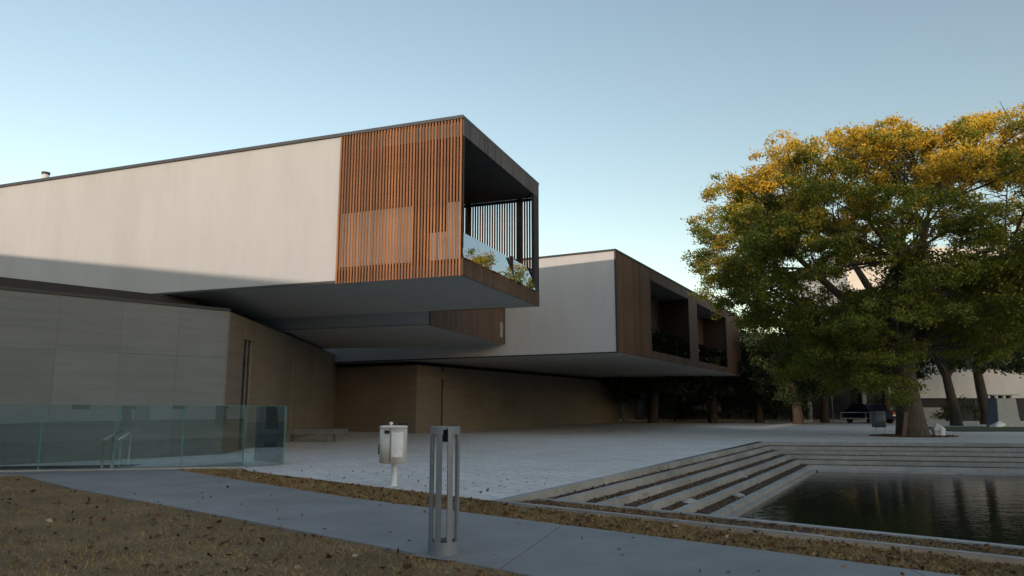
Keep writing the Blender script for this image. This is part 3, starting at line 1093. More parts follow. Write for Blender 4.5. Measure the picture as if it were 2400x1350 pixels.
for k in range(6):
    glass_panel(gp(gl_edges[k + 1], 0.0), gp(gl_edges[k], 0.0), 1.30 + 0.02 * (k >= 2), 'clear glass panel of the stair balustrade, ' + gnames[k])
glass_panel(gp(0.0, 0.02), (-5.07, 16.53), 1.29, 'clear glass return panel at the right end of the stair balustrade')
glass_panel((-5.10, 16.56), (-6.05, 17.46), 1.29, 'rear glass panel seen through the return panel of the balustrade')

for nm, yy, (xa, xb), (za, zb), (pa, pc), lab in (
        ('stair_handrail', 15.62, (-8.61, -8.24), (0.575, 0.80), (-8.605, -8.41), 'short stainless stair handrail on two posts, the nearer of the pair behind the glass'),
        ('stair_handrail', 16.80, (-8.93, -8.58), (0.54, 0.757), (-8.88, -8.68), 'short stainless stair handrail on two posts, the farther of the pair behind the glass')):
    t = empty(nm, (xa, yy, 0), label=lab, cat='handrail', group='handrails of the sunken stair')
    s = (zb - za) / (xb - xa)
    tube('rail', [(0, 0, za), (xb - xa, 0.05, zb)], 0.030, 'steel', t)
    for pxx in (pa, pc):
        tube('post', [(pxx - xa, 0.0, -0.45), (pxx - xa, (pxx - xa) * 0.13, za + s * (pxx - xa))], 0.026, 'steel', t)

# ================================================================== BENCH
bt = empty('stone_bench', (-7.35, 27.0, 0), R(1.5), label='long grey slab bench on two blocks against the shaded stone wall', cat='bench')
box('seat', -1.05, 1.30, -0.28, 0.28, 0.27, 0.47, 'bench', bt, 0.012)
box('leg', -0.92, -0.68, -0.22, 0.22, 0.0, 0.268, 'bench', bt, 0.008)
box('leg', 0.62, 0.86, -0.22, 0.22, 0.0, 0.268, 'bench', bt, 0.008)

# ================================================================== LITTER BIN
bn = empty('litter_bin', (-1.97, 12.30, 0), R(-14), label='pale metal litter bin on a white post with paper sheet stuck on its side', cat='bin')
tube('post', [(0.03, 0.0, -0.02), (0.03, 0.0, 0.36)], 0.048, 'bin_white', bn, 20)
lathe('foot_plate', [(0.0, 0.0), (0.10, 0.0), (0.10, 0.012), (0.0, 0.012)], 'bin_white', bn, 24)


def rounded(w, d, r, n=7):
    pts = []
    for cx, cy, a0 in ((w - r, d - r, 0), (-w + r, d - r, 90), (-w + r, -d + r, 180), (w - r, -d + r, 270)):
        for k in range(n + 1):
            a = R(a0 + 90 * k / n)
            pts.append((cx + r * math.cos(a), cy + r * math.sin(a)))
    return pts


def loft(name, rings, mat, parent, smooth=True):
    n = len(rings[0])
    vs = [p for ring in rings for p in ring]
    fs = []
    for i in range(len(rings) - 1):
        for k in range(n):
            k2 = (k + 1) % n
            fs.append((i * n + k, i * n + k2, (i + 1) * n + k2, (i + 1) * n + k))
    fs.append(tuple(range(n))[::-1])
    fs.append(tuple((len(rings) - 1) * n + k for k in range(n)))
    o = mesh(name, vs, fs, mat, parent, False)
    if smooth:
        o.data.polygons.foreach_set('use_smooth', [len(p.vertices) == 4 for p in o.data.polygons])
    return o


def ring(w, d, r, z):
    return [(x, y, z) for x, y in rounded(w, d, r)]


loft('body', [ring(0.205, 0.15, 0.135, 0.365), ring(0.222, 0.165, 0.145, 0.385), ring(0.225, 0.168, 0.145, 0.94)], 'bin', bn)
loft('lid', [ring(0.232, 0.175, 0.15, 0.941), ring(0.232, 0.175, 0.15, 0.962), ring(0.20, 0.15, 0.13, 0.974)], 'bin_white', bn)
lathe('lid_knob', [(0.0, 0.973), (0.02, 0.973), (0.018, 0.99), (0.034, 1.005), (0.03, 1.03), (0.0, 1.035)], 'bin_white', bn, 16).location = (-0.04, -0.02, 0)
box('door_seam', 0.012, 0.020, -0.1715, -0.160, 0.40, 0.935, 'coping_dark', bn)
box('slot', -0.09, 0.0, -0.1705, -0.160, 0.845, 0.90, 'pane', bn)
box('slot_flap', -0.10, 0.005, -0.173, -0.160, 0.902, 0.912, 'bin', bn)
pp = []
for i in range(7):
    for j in range(9):
        x, z = 0.045 + 0.185 * i / 6, 0.47 + 0.40 * j / 8
        yy = -0.1735 if x < 0.085 else -0.1735 + 0.0
        xx = x
        if x > 0.08:     # wraps round the curved corner
            a = (x - 0.08) / 0.145
            xx, yy = 0.08 + 0.149 * math.sin(a), -0.023 - 0.150 * math.cos(a)
        pp.append((xx, yy - 0.002 + 0.0025 * math.sin(i * 2.1 + j * 1.7), z + (0.006 * math.sin(i * 1.3) if j in (0, 8) else 0)))
mesh('paper_notice', pp, [(i * 9 + j, (i + 1) * 9 + j, (i + 1) * 9 + j + 1, i * 9 + j + 1) for i in range(6) for j in range(8)], 'paper', bn)
loft('handle', [[(x - 0.245, y, z) for x, y in rounded(0.014, 0.03, 0.012, 3)] for z in (0.50, 0.52, 0.60, 0.66)], 'rubber', bn)
box('lid_hinge', 0.03, 0.19, 0.12, 0.168, 0.965, 1.02, 'rubber', bn)

# ================================================================== BOLLARD LIGHT
bo = empty('bollard', (-0.606, 6.70, 0), R(6.7), label='tall grey steel bollard with vertical slots standing at the path edge', cat='bollard')
RO, RI, HB = 0.137, 0.112, 1.115


def shell_part(bm, a0, a1, z0, z1, n):
    cols = []
    for k in range(n + 1):
        a = R(a0 + (a1 - a0) * k / n)
        c, s = math.cos(a), math.sin(a)
        cols.append([bm.verts.new((RO * c, RO * s, z0)), bm.verts.new((RO * c, RO * s, z1)), bm.verts.new((RI * c, RI * s, z1)), bm.verts.new((RI * c, RI * s, z0))])
    closed = abs(a1 - a0 - 360) < 1e-6
    if closed:
        for v in cols[-1]:
            bm.verts.remove(v)
        cols[-1] = cols[0]
    for k in range(n):
        A0, A1 = cols[k], cols[k + 1]
        for i in range(4):
            j = (i + 1) % 4
            bm.faces.new((A0[i], A1[i], A1[j], A0[j]))
    if not closed:
        bm.faces.new(cols[0])
        bm.faces.new(cols[-1][::-1])


bm = bmesh.new()
shell_part(bm, 0, 360, 0.0, 0.125, 48)
from_bm('base_ring', bm, 'galv', bo)
bm = bmesh.new()
shell_part(bm, -80, 260, 1.045, HB, 44)
from_bm('top_ring', bm, 'galv', bo)
for k in range(8):
    cen = -91.5 + 41.5 * 0 + 45 * k
    bm = bmesh.new()
    top = 1.0445
    shell_part(bm, cen + 12.0, cen + 45 - 12.0, 0.1255, top, 5)
    from_bm('slotted_post', bm, 'galv', bo)
lathe('lamp_cap', [(0.0, HB - 0.012), (RI - 0.002, HB - 0.012), (RI - 0.002, HB - 0.03), (0.0, HB - 0.03)], 'galv', bo, 32)
lathe('lamp_socket', [(0.0, 0.98), (0.05, 0.98), (0.05, HB - 0.032)], 'coping_dark', bo, 24)
lathe('base_cap', [(0.0, 0.10), (RI - 0.002, 0.10)], 'coping_dark', bo, 32)
box('ground_plate', -0.20, 0.20, -0.20, 0.20, 0.004, 0.012, 'concrete', bo).rotation_euler = (0, 0, R(52))


# ================================================================== TREES
def make_crown_lobes(rg, n, rad, centre, extra=(), rmin=1.0, rmax=1.7, zmin=-0.35, skip=None):
    lobes = []
    tries = 0
    while len(lobes) < n and tries < n * 60:
        tries += 1
        d = rg.normal(size=3)
        d /= np.linalg.norm(d)
        if d[2] < zmin:
            continue
        k = rg.uniform(0.62, 0.97)
        c = np.array(centre) + d * np.array(rad) * k
        r_ = rg.uniform(rmin, rmax) * (1.0 if k > 0.75 else 0.8)
        if any(np.linalg.norm((c - l[0]) / np.array([1, 1, 0.75])) < 0.62 * (r_ + l[1]) for l in lobes):
            continue
        if skip is not None and skip(c):
            continue
        lobes.append((c, r_))
    for c, r_ in extra:
        lobes.append((np.array(c, float), r_))
    return lobes


def lobes_to_leaves(rg, lobes, sub, per, sig, length, width, flat=0.62):
    P = []
    for c, r_ in lobes:
        ns = max(4, int(sub * (r_ / 1.35) ** 2))
        d = rg.normal(size=(ns, 3))
        d[:, 2] = np.where(d[:, 2] < -0.35 * np.abs(d[:, 2]), d[:, 2] * 0.55, d[:, 2]) + 0.15
        d /= np.linalg.norm(d, axis=1, keepdims=True)
        sc_ = c + d * np.array([1, 1, flat]) * r_ * rg.uniform(0.45, 1.05, (ns, 1)) 
        for s in sc_:
            k = int(per * rg.uniform(0.6, 1.4))
            P.append(s + rg.normal(size=(k, 3)) * np.array([sig, sig, sig * 0.62]))
    return leaf_quads(rg, np.concatenate(P), length, width)


def branches(rg, lobes, trunk_path, trunk_r, n_limb, fork0, fork1, limb_r):
    """trunk, limbs towards groups of lobes, a branch to every lobe and twigs inside"""
    vs, fs = [], []

    def add(path, rad, sides):
        v, f = tube_arrays(path, rad, sides)
        o = len(vs)
        vs.extend(v)
        fs.extend([tuple(i + o for i in q) for q in f])
    add(trunk_path, trunk_r, 18)
    tp = [np.array(p, float) for p in trunk_path]

    def on_trunk(z):
        for a, b in zip(tp[:-1], tp[1:]):
            if a[2] <= z <= b[2]:
                return a + (b - a) * (z - a[2]) / (b[2] - a[2])
        return tp[-1]
    C = np.array([l[0] for l in lobes])
    idx = rg.choice(len(C), n_limb, replace=False)
    cen = C[idx].copy()
    for _ in range(8):
        lab = np.argmin(((C[:, None] - cen[None]) ** 2).sum(2), axis=1)
        for j in range(n_limb):
            if (lab == j).any():
                cen[j] = C[lab == j].mean(0)
    for j in range(n_limb):
        mem = np.where(lab == j)[0]
        if not len(mem):
            continue
        z0 = rg.uniform(fork0, fork1)
        s = on_trunk(z0)
        e = s + (cen[j] - s) * 0.92
        m1 = s + (e - s) * 0.35 + np.array([0, 0, 0.10 * np.linalg.norm(e - s)]) + rg.normal(size=3) * 0.2
        m2 = s + (e - s) * 0.70 + np.array([0, 0, 0.06 * np.linalg.norm(e - s)]) + rg.normal(size=3) * 0.25
        pts = [s, m1, m2, e]
        # smooth
        path = []
        for t in np.linspace(0, 1, 9):
            path.append(s * (1 - t) ** 3 + 3 * m1 * t * (1 - t) ** 2 + 3 * m2 * t * t * (1 - t) + e * t ** 3 + rg.normal(size=3) * 0.05 * (0 < t < 1))
        r0 = limb_r * rg.uniform(0.75, 1.15)
        add(path, [r0 * (1 - 0.78 * t) for t in np.linspace(0, 1, 9)], 8)
        for q in mem:
            c = C[q]
            dd = [np.linalg.norm(c - p) for p in path]
            b = int(np.clip(np.argmin(dd) - 2, 2, 7))
            st_ = path[b]
            mid = st_ + (c - st_) * 0.5 + rg.normal(size=3) * 0.22 + np.array([0, 0, 0.15])
            rr = r0 * (1 - 0.78 * b / 8) * 0.55
            add([st_, mid, c], [rr, rr * 0.6, rr * 0.25], 6)
            for _ in range(11):
                d = rg.normal(size=3)
                d[2] = abs(d[2]) * 0.6
                d /= np.linalg.norm(d)
                b0_ = mid + (c - mid) * rg.uniform(0, 1)
                e2_ = b0_ + d * lobes[q][1] * rg.uniform(0.6, 1.0)
                add([b0_, (b0_ + e2_) / 2 + rg.normal(size=3) * 0.06, e2_], [rr * 0.3, 0.018, 0.008], 4)
    return vs, fs


def tree_skip(c):
    # the open heart of the crown, where sky shows between the limbs
    return (abs(c[0] + 0.3) < 1.9 and 6.6 < c[2] < 9.3 and c[1] < 7.0 and rg.uniform() < 0.85)


rg = np.random.default_rng(21)
extra = [((-2.6, -1.8, 2.6), 1.5), ((-3.8, -1.2, 3.3), 1.4), ((-2.0, -1.0, 3.6), 1.3), ((-1.7, -2.2, 2.0), 1.1), ((-5.4, -0.8, 4.2), 1.5), ((-6.6, 0.2, 5.0), 1.4),
         ((-7.6, 0.0, 6.2), 1.3), ((-8.4, 0.3, 7.3), 1.2), ((-8.8, 0.6, 8.0), 0.8), ((-4.6, -2.0, 4.9), 1.5), ((-3.0, -2.6, 4.6), 1.4), ((-6.0, -1.6, 6.3), 1.5),
         ((1.6, 1.5, 3.6), 1.3), ((3.2, 0.6, 3.4), 1.4), ((4.6, 0.4, 4.0), 1.5), ((6.0, 0.0, 4.6), 1.6), ((3.6, 0.0, 13.6), 0.9), ((4.4, 0.4, 13.9), 0.8), ((-1.6, -2.4, 5.6), 1.3)]


def crown_lobes(rg, n):
    """lobes through the outer part of a broad dome that hangs low on its left side"""
    bx = [-10.0, -9.2, -8.0, -6.0, -4.5, -2.6, -1.4, -0.6, 0.6, 1.6, 3.5, 6.0, 8.5, 10.0]
    bz = [7.0, 6.2, 5.0, 3.6, 2.2, 1.7, 3.4, 5.4, 5.2, 3.7, 3.4, 3.6, 4.6, 7.0]
    out = []
    tries = 0
    while len(out) < n and tries < 60000:
        tries += 1
        c = np.array([rg.uniform(-8.7, 9.6), rg.uniform(-7.2, 7.2), rg.uniform(1.8, 13.0)])
        zc = 8.3
        lo = np.interp(c[0], bx, bz)
        rz = 4.75 if c[2] > zc else max(zc - lo, 0.6)
        q = (abs(c[0] - 0.4) / 9.0) ** 2.5 + (abs(c[1]) / 7.2) ** 2.3 + (abs(c[2] - zc) / rz) ** 2.5
        if q > 1.0 or q < 0.42:
            continue
        if tree_skip(c):
            continue
        r_ = rg.uniform(0.85, 1.65)
        if any(np.linalg.norm((c - l[0]) / np.array([1, 1, 0.72])) < 0.60 * (r_ + l[1]) for l in out):
            continue
        out.append((c, r_))
    for c, r_ in (((-9.0, 0.4, 8.0), 0.7), ((-8.3, 0.2, 7.4), 0.9), ((4.3, -1.0, 13.9), 0.9), ((3.5, -1.2, 13.6), 0.8), ((-1.0, -2.0, 13.0), 0.9), ((-2.0, -2.5, 2.0), 1.0), ((-3.2, -2.3, 2.4), 1.2), ((-4.4, -1.8, 3.2), 1.3)):
        out.append((np.array(c), r_))
    return out


lobes = crown_lobes(rg, 200)
big = empty('shade_tree', (17.44, 32.16, 0), label='huge spreading tree with sunlit golden top standing beyond the pond', cat='tree')
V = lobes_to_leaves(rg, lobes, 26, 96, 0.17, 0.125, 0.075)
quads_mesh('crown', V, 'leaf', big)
vs, fs = branches(rg, lobes, [(0, 0, -0.25), (-0.02, 0, 0.15), (-0.05, 0, 0.8), (-0.12, 0.0, 1.8), (-0.18, 0.02, 2.8), (-0.08, 0.05, 3.8), (0.12, 0.08, 4.8), (0.30, 0.1, 5.8)],
                  [0.85, 0.66, 0.56, 0.50, 0.47, 0.45, 0.38, 0.28], 11, 2.9, 5.6, 0.29)
mesh('trunk', vs, fs, 'bark', big, True)

# two smaller kinds for the trees behind
def small_tree(seed, h, rad, n, trunk_r, leafmat, barkmat, lean=0.0):
    g = np.random.default_rng(seed)
    lb = make_crown_lobes(g, n, rad, (lean, 0, h), (), 0.8, 1.4, -0.85)
    t = empty('tree', (0, 0, 0))
    quads_mesh('crown', lobes_to_leaves(g, lb, 16, 34, 0.26, 0.24, 0.14), leafmat, t)
    tr = [(0, 0, -0.2), (0.03, 0, 0.6), (lean * 0.3, 0, h * 0.35), (lean * 0.7, 0.05, h * 0.7), (lean, 0.1, h * 0.95)]
    v, f = branches(g, lb, tr, [trunk_r * 1.3, trunk_r, trunk_r * 0.85, trunk_r * 0.65, trunk_r * 0.3], 5, h * 0.35, h * 0.8, trunk_r * 0.45)
    mesh('trunk', v, f, barkmat, t, True)
    return t


def copy_tree(src, name, loc, rz, s, label, group=None):
    t = src.copy()
    t.name = name
    link(t)
    t.location = loc
    t.rotation_euler = (0, 0, rz)
    t.scale = (s, s, s)
    for k in list(t.keys()):
        del t[k]
    for ch in src.children:
        c = ch.copy()
        link(c, t)
    return tag(t, label, 'tree', group)


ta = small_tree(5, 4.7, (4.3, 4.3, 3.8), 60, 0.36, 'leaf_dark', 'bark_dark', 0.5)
ta.name = 'courtyard_tree'
ta.location = (10.9, 57.0, 0)
tag(ta, 'dark tree with stout trunk standing under the far end of the boarded gallery', 'tree', 'trees behind the big tree')
copy_tree(ta, 'courtyard_tree', (20.6, 53.0, 0), 2.1, 0.95, 'dark tree filling the gap between boarded gallery and big tree', 'trees behind the big tree')
tb = small_tree(9, 6.4, (5.0, 4.6, 3.4), 52, 0.33, 'leaf_dark', 'bark_dark', -0.7)
tb.name = 'courtyard_tree'
tb.location = (29.2, 48.5, 0)
tag(tb, 'dark tree with leaning trunk right behind the big trunk', 'tree', 'trees behind the big tree')
copy_tree(tb, 'courtyard_tree', (28.5, 56.0, 0), 1.3, 0.9, 'dark tree in front of the glazed pavilion, left of the white building', 'trees behind the big tree')
copy_tree(tb, 'courtyard_tree', (38.5, 53.0, 0), 3.5, 1.05, 'thin dark trunked tree in front of the white building at the right edge', 'trees behind the big tree')

# soil ring and small things at the foot of the big tree
rp = [(17.44 + 1.75 * math.cos(2 * math.pi * k / 28) * (1 + 0.06 * math.sin(3 * k)), 32.16 + 1.4 * math.sin(2 * math.pi * k / 28)) for k in range(28)]
tag(prism('tree_pit', rp, -0.05, 0.02, 'bed'), kind='structure')
bed_litter('leaf_litter', [(rp, 0.02)], 1500, 0.07, 'fallen leaves on the soil round the big trunk')
bg2 = empty('standing_bin', (16.85, 33.9, 0), label='slim blue grey bin on a wire stand left of the big trunk', cat='bin')
loft('body', [[(x, y, z) for x, y in rounded(0.26, 0.2, 0.08, 4)] for z in (0.32, 1.05)], 'galv', bg2)
for sx in (-1, 1):
    tube('leg', [(0.2 * sx, -0.15, 0.0), (0.24 * sx, -0.15, 0.16), (0.2 * sx, -0.15, 0.33)], 0.018, 'steel', bg2, 6)
lp_ = empty('leaning_plank', (16.78, 31.5, 0), label='brown plank leaning against the left side of the big trunk', cat='plank')
pl = box('board', -0.09, 0.09, -0.03, 0.03, 0.0, 1.05, 'board', lp_)
pl.rotation_euler = (0, R(11), 0)
bag = bmesh.new()
bmesh.ops.create_icosphere(bag, subdivisions=3, radius=0.24)
for v in bag.verts:
    v.co *= 1 + 0.22 * math.sin(v.co.x * 19 + 1) * math.sin(v.co.y * 23) + 0.12 * math.sin(v.co.z * 31)
    v.co.z = max(v.co.z * 1.15, -0.2) + 0.2
bo_ = from_bm('rubbish_bag', bag, 'paper', None, True)
bo_.location = (18.4, 31.9, 0.02)
tag(bo_, 'small crumpled white bag lying right of the big trunk', 'bag')

# ================================================================== FAR SIDE OF THE SQUARE
pv = empty('glazed_pavilion', (24.0, 62.0, 0), label='dark glazed ground floor pavilion with pale columns behind the square', cat='building')
box('roof', -15.0, 7.5, -0.6, 6.0, 4.3, 5.0, 'dark', pv)
box('plinth', -15.0, 7.2, -0.35, 6.0, 0.0, 0.17, 'kerb', pv)
box('inner_wall', -15.0, 7.2, 3.0, 3.3, 0.18, 4.29, 'dark', pv)
x = -15.0
k = 0
while x < 7.0:
    w_ = 1.5
    box('window_pane', x + 0.04, x + w_ - 0.04, -0.02, 0.0, 0.18, 4.28, 'pane', pv)
    box('mullion', x - 0.035, x + 0.035, -0.07, 0.03, 0.175, 4.285, 'coping_dark' if k % 3 else 'galv', pv)
    x += w_
    k += 1
for cx, cw in ((-1.6, 0.16), (1.0, 0.18), (5.6, 0.16)):
    box('column', cx - cw, cx + cw, -0.40, -0.12, 0.175, 4.285, 'galv', pv)
ewall = prism('end_wall', [(9.3, 61.5), (11.3, 62.3), (11.1, 62.9), (9.1, 62.1)], 0, 4.2, 'stone')
tag(ewall, 'pale stone wall end just past the shaded stone block', 'wall')

rl = empty('metal_barrier', (24.2, 52.0, 0), R(-4), label='low tubular metal barrier with two rails before the pavilion', cat='barrier')
for px in (-0.95, 0.75, 1.05):
    tube('post', [(px, 0, 0.0), (px, 0, 0.84)], 0.028, 'galv', rl)
for pz in (0.83, 0.42):
    tube('rail', [(-0.97, 0.0, pz), (1.07, 0.0, pz)], 0.024, 'galv', rl)

car = empty('parked_car', (27.2, 56.0, 0), R(100), label='dark car with red tail lamp half hidden behind the barrier', cat='car')
prof = [(-1.9, 0.35), (-1.95, 0.75), (-1.7, 0.92), (-1.0, 1.0), (-0.45, 1.42), (0.9, 1.44), (1.5, 1.02), (1.9, 0.92), (1.98, 0.6), (1.9, 0.35)]
loft('body', [[(x_, yy_, z_) for x_, z_ in prof] for yy_ in (-0.82, -0.72, 0.72, 0.82)], 'carpaint', car, False)
for sx in (-1.2, 1.25):
    for sy in (-0.84, 0.84):
        wv = lathe('wheel', [(0.0, -0.09), (0.31, -0.09), (0.31, 0.09), (0.0, 0.09)], 'rubber', car, 18, False)
        wv.rotation_euler = (R(90), 0, 0)
        wv.location = (sx, sy, 0.31)
for sy in (-0.62, 0.62):
    box('tail_lamp', -1.985, -1.90, sy - 0.14, sy + 0.14, 0.66, 0.84, 'red', car)
    box('reversing_lamp', -1.985, -1.90, sy - 0.14, sy + 0.14, 0.55, 0.65, 'bin_white', car)
box('side_window', -0.85, 1.15, -0.828, -0.815, 1.04, 1.34, 'pane', car)
box('side_window', -0.85, 1.15, 0.815, 0.828, 1.04, 1.34, 'pane', car)

wb_ = empty('white_building', (33.0, 63.0, 0), label='tall white building with dark ground floor at the right edge behind the trees', cat='building')
box('wall', -3.4, 34.0, 0.0, 12.0, 1.95, 15.2, 'render_far', wb_)
box('ground_floor', -3.2, 34.0, 0.25, 11.5, 0.0, 1.94, 'dark', wb_)
box('dado', -3.4, 4.0, -0.06, 0.2, 0.0, 1.15, 'galv', wb_)
for k in range(9):
    for z_ in (5.2, 8.6, 12.0):
        f_ = box('window', 1.5 + 3.3 * k, 2.8 + 3.3 * k, -0.02, 0.03, z_, z_ + 1.7, 'coping_dark', wb_)
        g_ = box('pane', -0.56, 0.56, -0.035, -0.028, -0.75, 0.75, 'pane', f_)
for k in range(12):
    box('mullion', 4.4 + 2.4 * k, 4.5 + 2.4 * k, 0.16, 0.24, 0.0, 1.93, 'coping_dark', wb_)
hd = soil_patch('far_verge', [(22.5, 37.6), (60, 36.2), (60, 45), (24.0, 45.5)], 0.035, 2.0, 'hedge', 'structure')

mo = empty('stone_pillar', (30.4, 45.6, 0), label='squat grey pillar with a thin raised cap slab at the right edge', cat='pillar')
loft('shaft', [[(x_, y_, z_) for x_, y_ in rounded(w_, w_ * 0.8, 0.04, 2)] for w_, z_ in ((0.74, 0.0), (0.66, 0.6), (0.60, 1.62), (0.60, 1.75))], 'galv', mo, False)
for sx in (-0.48, 0.0, 0.48):
    box('cap_leg', sx - 0.06, sx + 0.06, -0.2, 0.2, 1.751, 1.93, 'galv', mo)
box('cap_slab', -0.85, 0.85, -0.45, 0.45, 1.931, 1.98, 'galv', mo)
hp = bmesh.new()
bmesh.ops.create_icosphere(hp, subdivisions=3, radius=0.5)
for v in hp.verts:
    v.co *= 1 + 0.2 * math.sin(v.co.x * 9) * math.sin(v.co.y * 8 + 1)
    v.co = Vector((v.co.x * 0.9, v.co.y * 0.7, max(-0.05, v.co.z * 0.5 + 0.25 * v.co.x)))
hpo = from_bm('white_heap', hp, 'bin_white', None, True)
hpo.location = (29.5, 44.9, 0.05)
tag(hpo, 'low heap of pale sacks left of the squat pillar', 'sacks')

# ================================================================== HOUSES BEHIND THE CAMERA (they cast the long evening shade)
lb = empty('low_block', (-28.57, 2.33, 0), label='long flat roofed block left behind the viewpoint', cat='building')
e = Vector((4.3, -13.2, 0)).normalized()
nw = Vector((-abs(e.y), -abs(e.x), 0))
pts = [(-e.x * 8, -e.y * 8), (e.x * 70, e.y * 70), (e.x * 70 + nw.x * 12, e.y * 70 + nw.y * 12), (-e.x * 8 + nw.x * 12, -e.y * 8 + nw.y * 12)]
prism('wall', pts, 0, 9.15, 'render_grey', lb)
prism('roof', pts, 9.152, 9.3, 'coping', lb)
for k in range(10):
    p = (e.x * (2 + 6 * k), e.y * (2 + 6 * k))
    q = (e.x * (4 + 6 * k), e.y * (4 + 6 * k))
    prism('window', [(p[0] - nw.x * 0.03, p[1] - nw.y * 0.03), (q[0] - nw.x * 0.03, q[1] - nw.y * 0.03), (q[0] + nw.x * 0.03, q[1] + nw.y * 0.03), (p[0] + nw.x * 0.03, p[1] + nw.y * 0.03)], 2.0, 4.2, 'pane', lb)

dd = Vector((math.sin(R(SUN_AZ)), math.cos(R(SUN_AZ)), 0))
ll = Vector((math.cos(R(SUN_AZ)), -math.sin(R(SUN_AZ)), 0))
hb = empty('hipped_house', tuple(-40 * dd), -R(SUN_AZ), label='tall hip roofed house behind the viewpoint', cat='building')
# local x to the right along the front, local y towards the scene
box('wall', -8.4, 34.0, -9.0, 0.0, 0.0, 16.0, 'render_grey', hb)
rv = [(-8.7, -9.3, 16.01), (34.3, -9.3, 16.01), (34.3, 0.3, 16.01), (-8.7, 0.3, 16.01), (-4.2, -4.5, 20.4), (30.0, -4.5, 20.4)]
mesh('roof', rv, [(0, 3, 2, 1), (0, 1, 5, 4), (1, 2, 5), (2, 3, 4, 5), (3, 0, 4)], 'roof', hb)
for k in range(9):
    for z_ in (1.0, 4.4, 7.8):
        box('window', -6.5 + 4.4 * k, -5.1 + 4.4 * k, -0.01, 0.04, z_, z_ + 1.9, 'pane', hb)
box('door', 12.0, 13.3, -0.01, 0.06, 0.0, 2.3, 'galv', hb)

for k, (x_, y_, r_, s_) in enumerate(((-9.5, -22.0, 0.4, 0.9), (-3.5, -25.0, 1.9, 1.0))):
    copy_tree(ta if k % 2 else tb, 'garden_tree', (x_, y_, 0), r_, s_, ('leafy dark tree behind the viewpoint, left of the pair', 'leafy dark tree behind the viewpoint, right of the pair')[k], 'trees behind the viewpoint')

# plain off-frame blocks, added to shut off the bright low sky
screening = [(-150, 8), (-168, 10), (-186, 11), (-204, 12), (-222, 11), (-240, 10), (-258, 9), (-276, 10), (-132, 10), (-114, 9), (-96, 11)]
for k, (az, hh) in enumerate(screening):
    a = R(az + 0.0)
    rr = 105 + 6 * (k % 3)
    cx_, cy_ = rr * math.sin(a), rr * math.cos(a)
    t = empty('screening_block', (cx_, cy_, 0), -a, label='plain town block added to shut off the bright horizon, facing the square from %s' % ('the south', 'the south, farther east', 'south south east', 'behind the hipped house', 'behind the long flat block', 'the south west', 'the west south west', 'the west', 'the east south east', 'the east', 'the east, by the white building')[k], cat='building', group='town blocks round the square')
    box('wall', -18.5, 18.5, 0.0, 9.0, 0.0, hh, 'render_grey', t)
    box('roof', -18.7, 18.7, -0.2, 9.2, hh + 0.003, hh + 0.4, 'coping_dark', t)
    for q in range(8):
        for z_ in (1.5, 5.0):
            box('window', -16.5 + 4.4 * q, -14.9 + 4.4 * q, -0.03, 0.02, z_, z_ + 1.8, 'pane', t)

for (x_, y_, r_, s_, lab) in ((15.4, 56.5, 0.7, 0.95, 'dark leafy tree before the left part of the glazed pavilion'), (19.3, 57.5, 2.9, 0.85, 'dark leafy tree before the middle of the glazed pavilion'), (24.2, 57.0, 4.1, 0.9, 'dark leafy tree behind the metal barrier'), (33.5, 52.0, 5.0, 1.15, 'dark leafy tree right of the parked car, before the white building')):
    copy_tree(ta if x_ < 20 else tb, 'courtyard_tree', (x_, y_, 0), r_, s_, lab, 'trees behind the big tree')
for (x_, y_, r_, s_, lab) in ((27.0, 5.0, 0.9, 1.1, 'leafy tree right of the viewpoint beside the pond'), (24.0, -3.5, 3.3, 1.1, 'leafy tree right of the viewpoint, nearer than its neighbour by the pond')):
    copy_tree(tb, 'garden_tree', (x_, y_, 0), r_, s_, lab, 'trees behind the viewpoint')

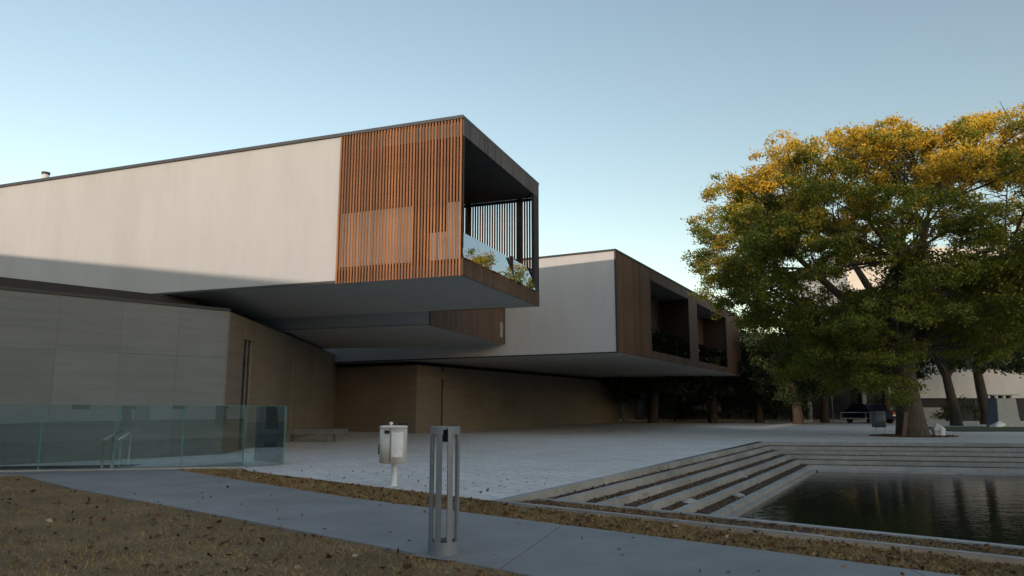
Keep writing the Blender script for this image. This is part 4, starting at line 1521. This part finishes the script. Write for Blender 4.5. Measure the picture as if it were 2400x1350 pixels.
gw = empty('screening_wall', (38.0, -4.0, 0), R(97), label='long grey wall added out of view to hide the bright ground right of the pond', cat='wall')  # unseen wall, added to keep bright ground out of the glass reflections
box('wall', -34.0, 22.0, -0.2, 0.2, 0.0, 4.6, 'render_grey', gw)
box('coping', -34.1, 22.1, -0.26, 0.26, 4.603, 4.7, 'coping_dark', gw)
for az, rr, hh, lab in ((8, 150, 6.0, 'low far block straight ahead under the boarded gallery'), (27, 130, 9.0, 'far block behind the glazed pavilion'), (46, 125, 9.5, 'far block behind the white building'), (64, 120, 9.0, 'far block beyond the right edge')):  # further added blocks, covering the bright horizon ahead and to the right
    a = R(az)
    t = empty('screening_block', (rr * math.sin(a), rr * math.cos(a), 0), -a, label=lab, cat='building', group='town blocks round the square')
    box('wall', -19.5, 19.5, 0.0, 9.0, 0.0, hh, 'render_grey', t)
    box('roof', -19.7, 19.7, -0.2, 9.2, hh + 0.003, hh + 0.4, 'coping_dark', t)

litter('fallen_leaves', [(-6.5, 14.9), (-0.4, 10.6), (1.5, 13.5), (-3.0, 17.0)], 60, 0.0, 0.06, 30.0, 'few stray leaves blown on to the plaza paving', 0.0)
litter('fallen_leaves', [(-6.9, 11.9), (-0.1, 6.15), (3.0, 3.7), (3.1, 6.1), (-5.2, 13.5)], 55, 0.004, 0.055, 30.0, 'few stray leaves lying on the concrete path', 0.0)
def shrub(x_, y_, h_, w_, seed, lab):
    g = np.random.default_rng(seed)
    t = empty('shrub', (x_, y_, 0), label=lab, cat='shrub', group='shrubs before the pavilion')
    lb_ = make_crown_lobes(g, 16, (w_, w_ * 0.8, h_ * 0.6), (0, 0, h_ * 0.5), (), 0.4, 0.8, -0.6)
    quads_mesh('foliage', lobes_to_leaves(g, lb_, 16, 30, 0.2, 0.16, 0.09), 'leaf_dark', t)
    v, f = tube_arrays([(0, 0, -0.1), (0.05, 0, h_ * 0.4), (0.0, 0.05, h_ * 0.8)], [0.09, 0.07, 0.03], 6)
    mesh('stem', v, f, 'bark_dark', t, True)
for k, (x_, y_, h_, w_, lab) in enumerate(((13.2, 59.8, 1.8, 1.6, 'dark shrub at the left end of the pavilion, beside the stout trunk'), (16.6, 60.0, 2.4, 1.9, 'tall dark shrub left of the middle of the pavilion'), (20.6, 60.2, 1.7, 1.7, 'low dark shrub before the middle of the pavilion'), (22.6, 59.6, 2.2, 1.5, 'dark shrub just left of the metal barrier'), (29.6, 58.0, 2.0, 1.6, 'dark shrub right of the parked car'), (35.5, 58.5, 1.5, 2.0, 'wide low shrub before the white building'))):
    shrub(x_, y_, h_, w_, 40 + k, lab)
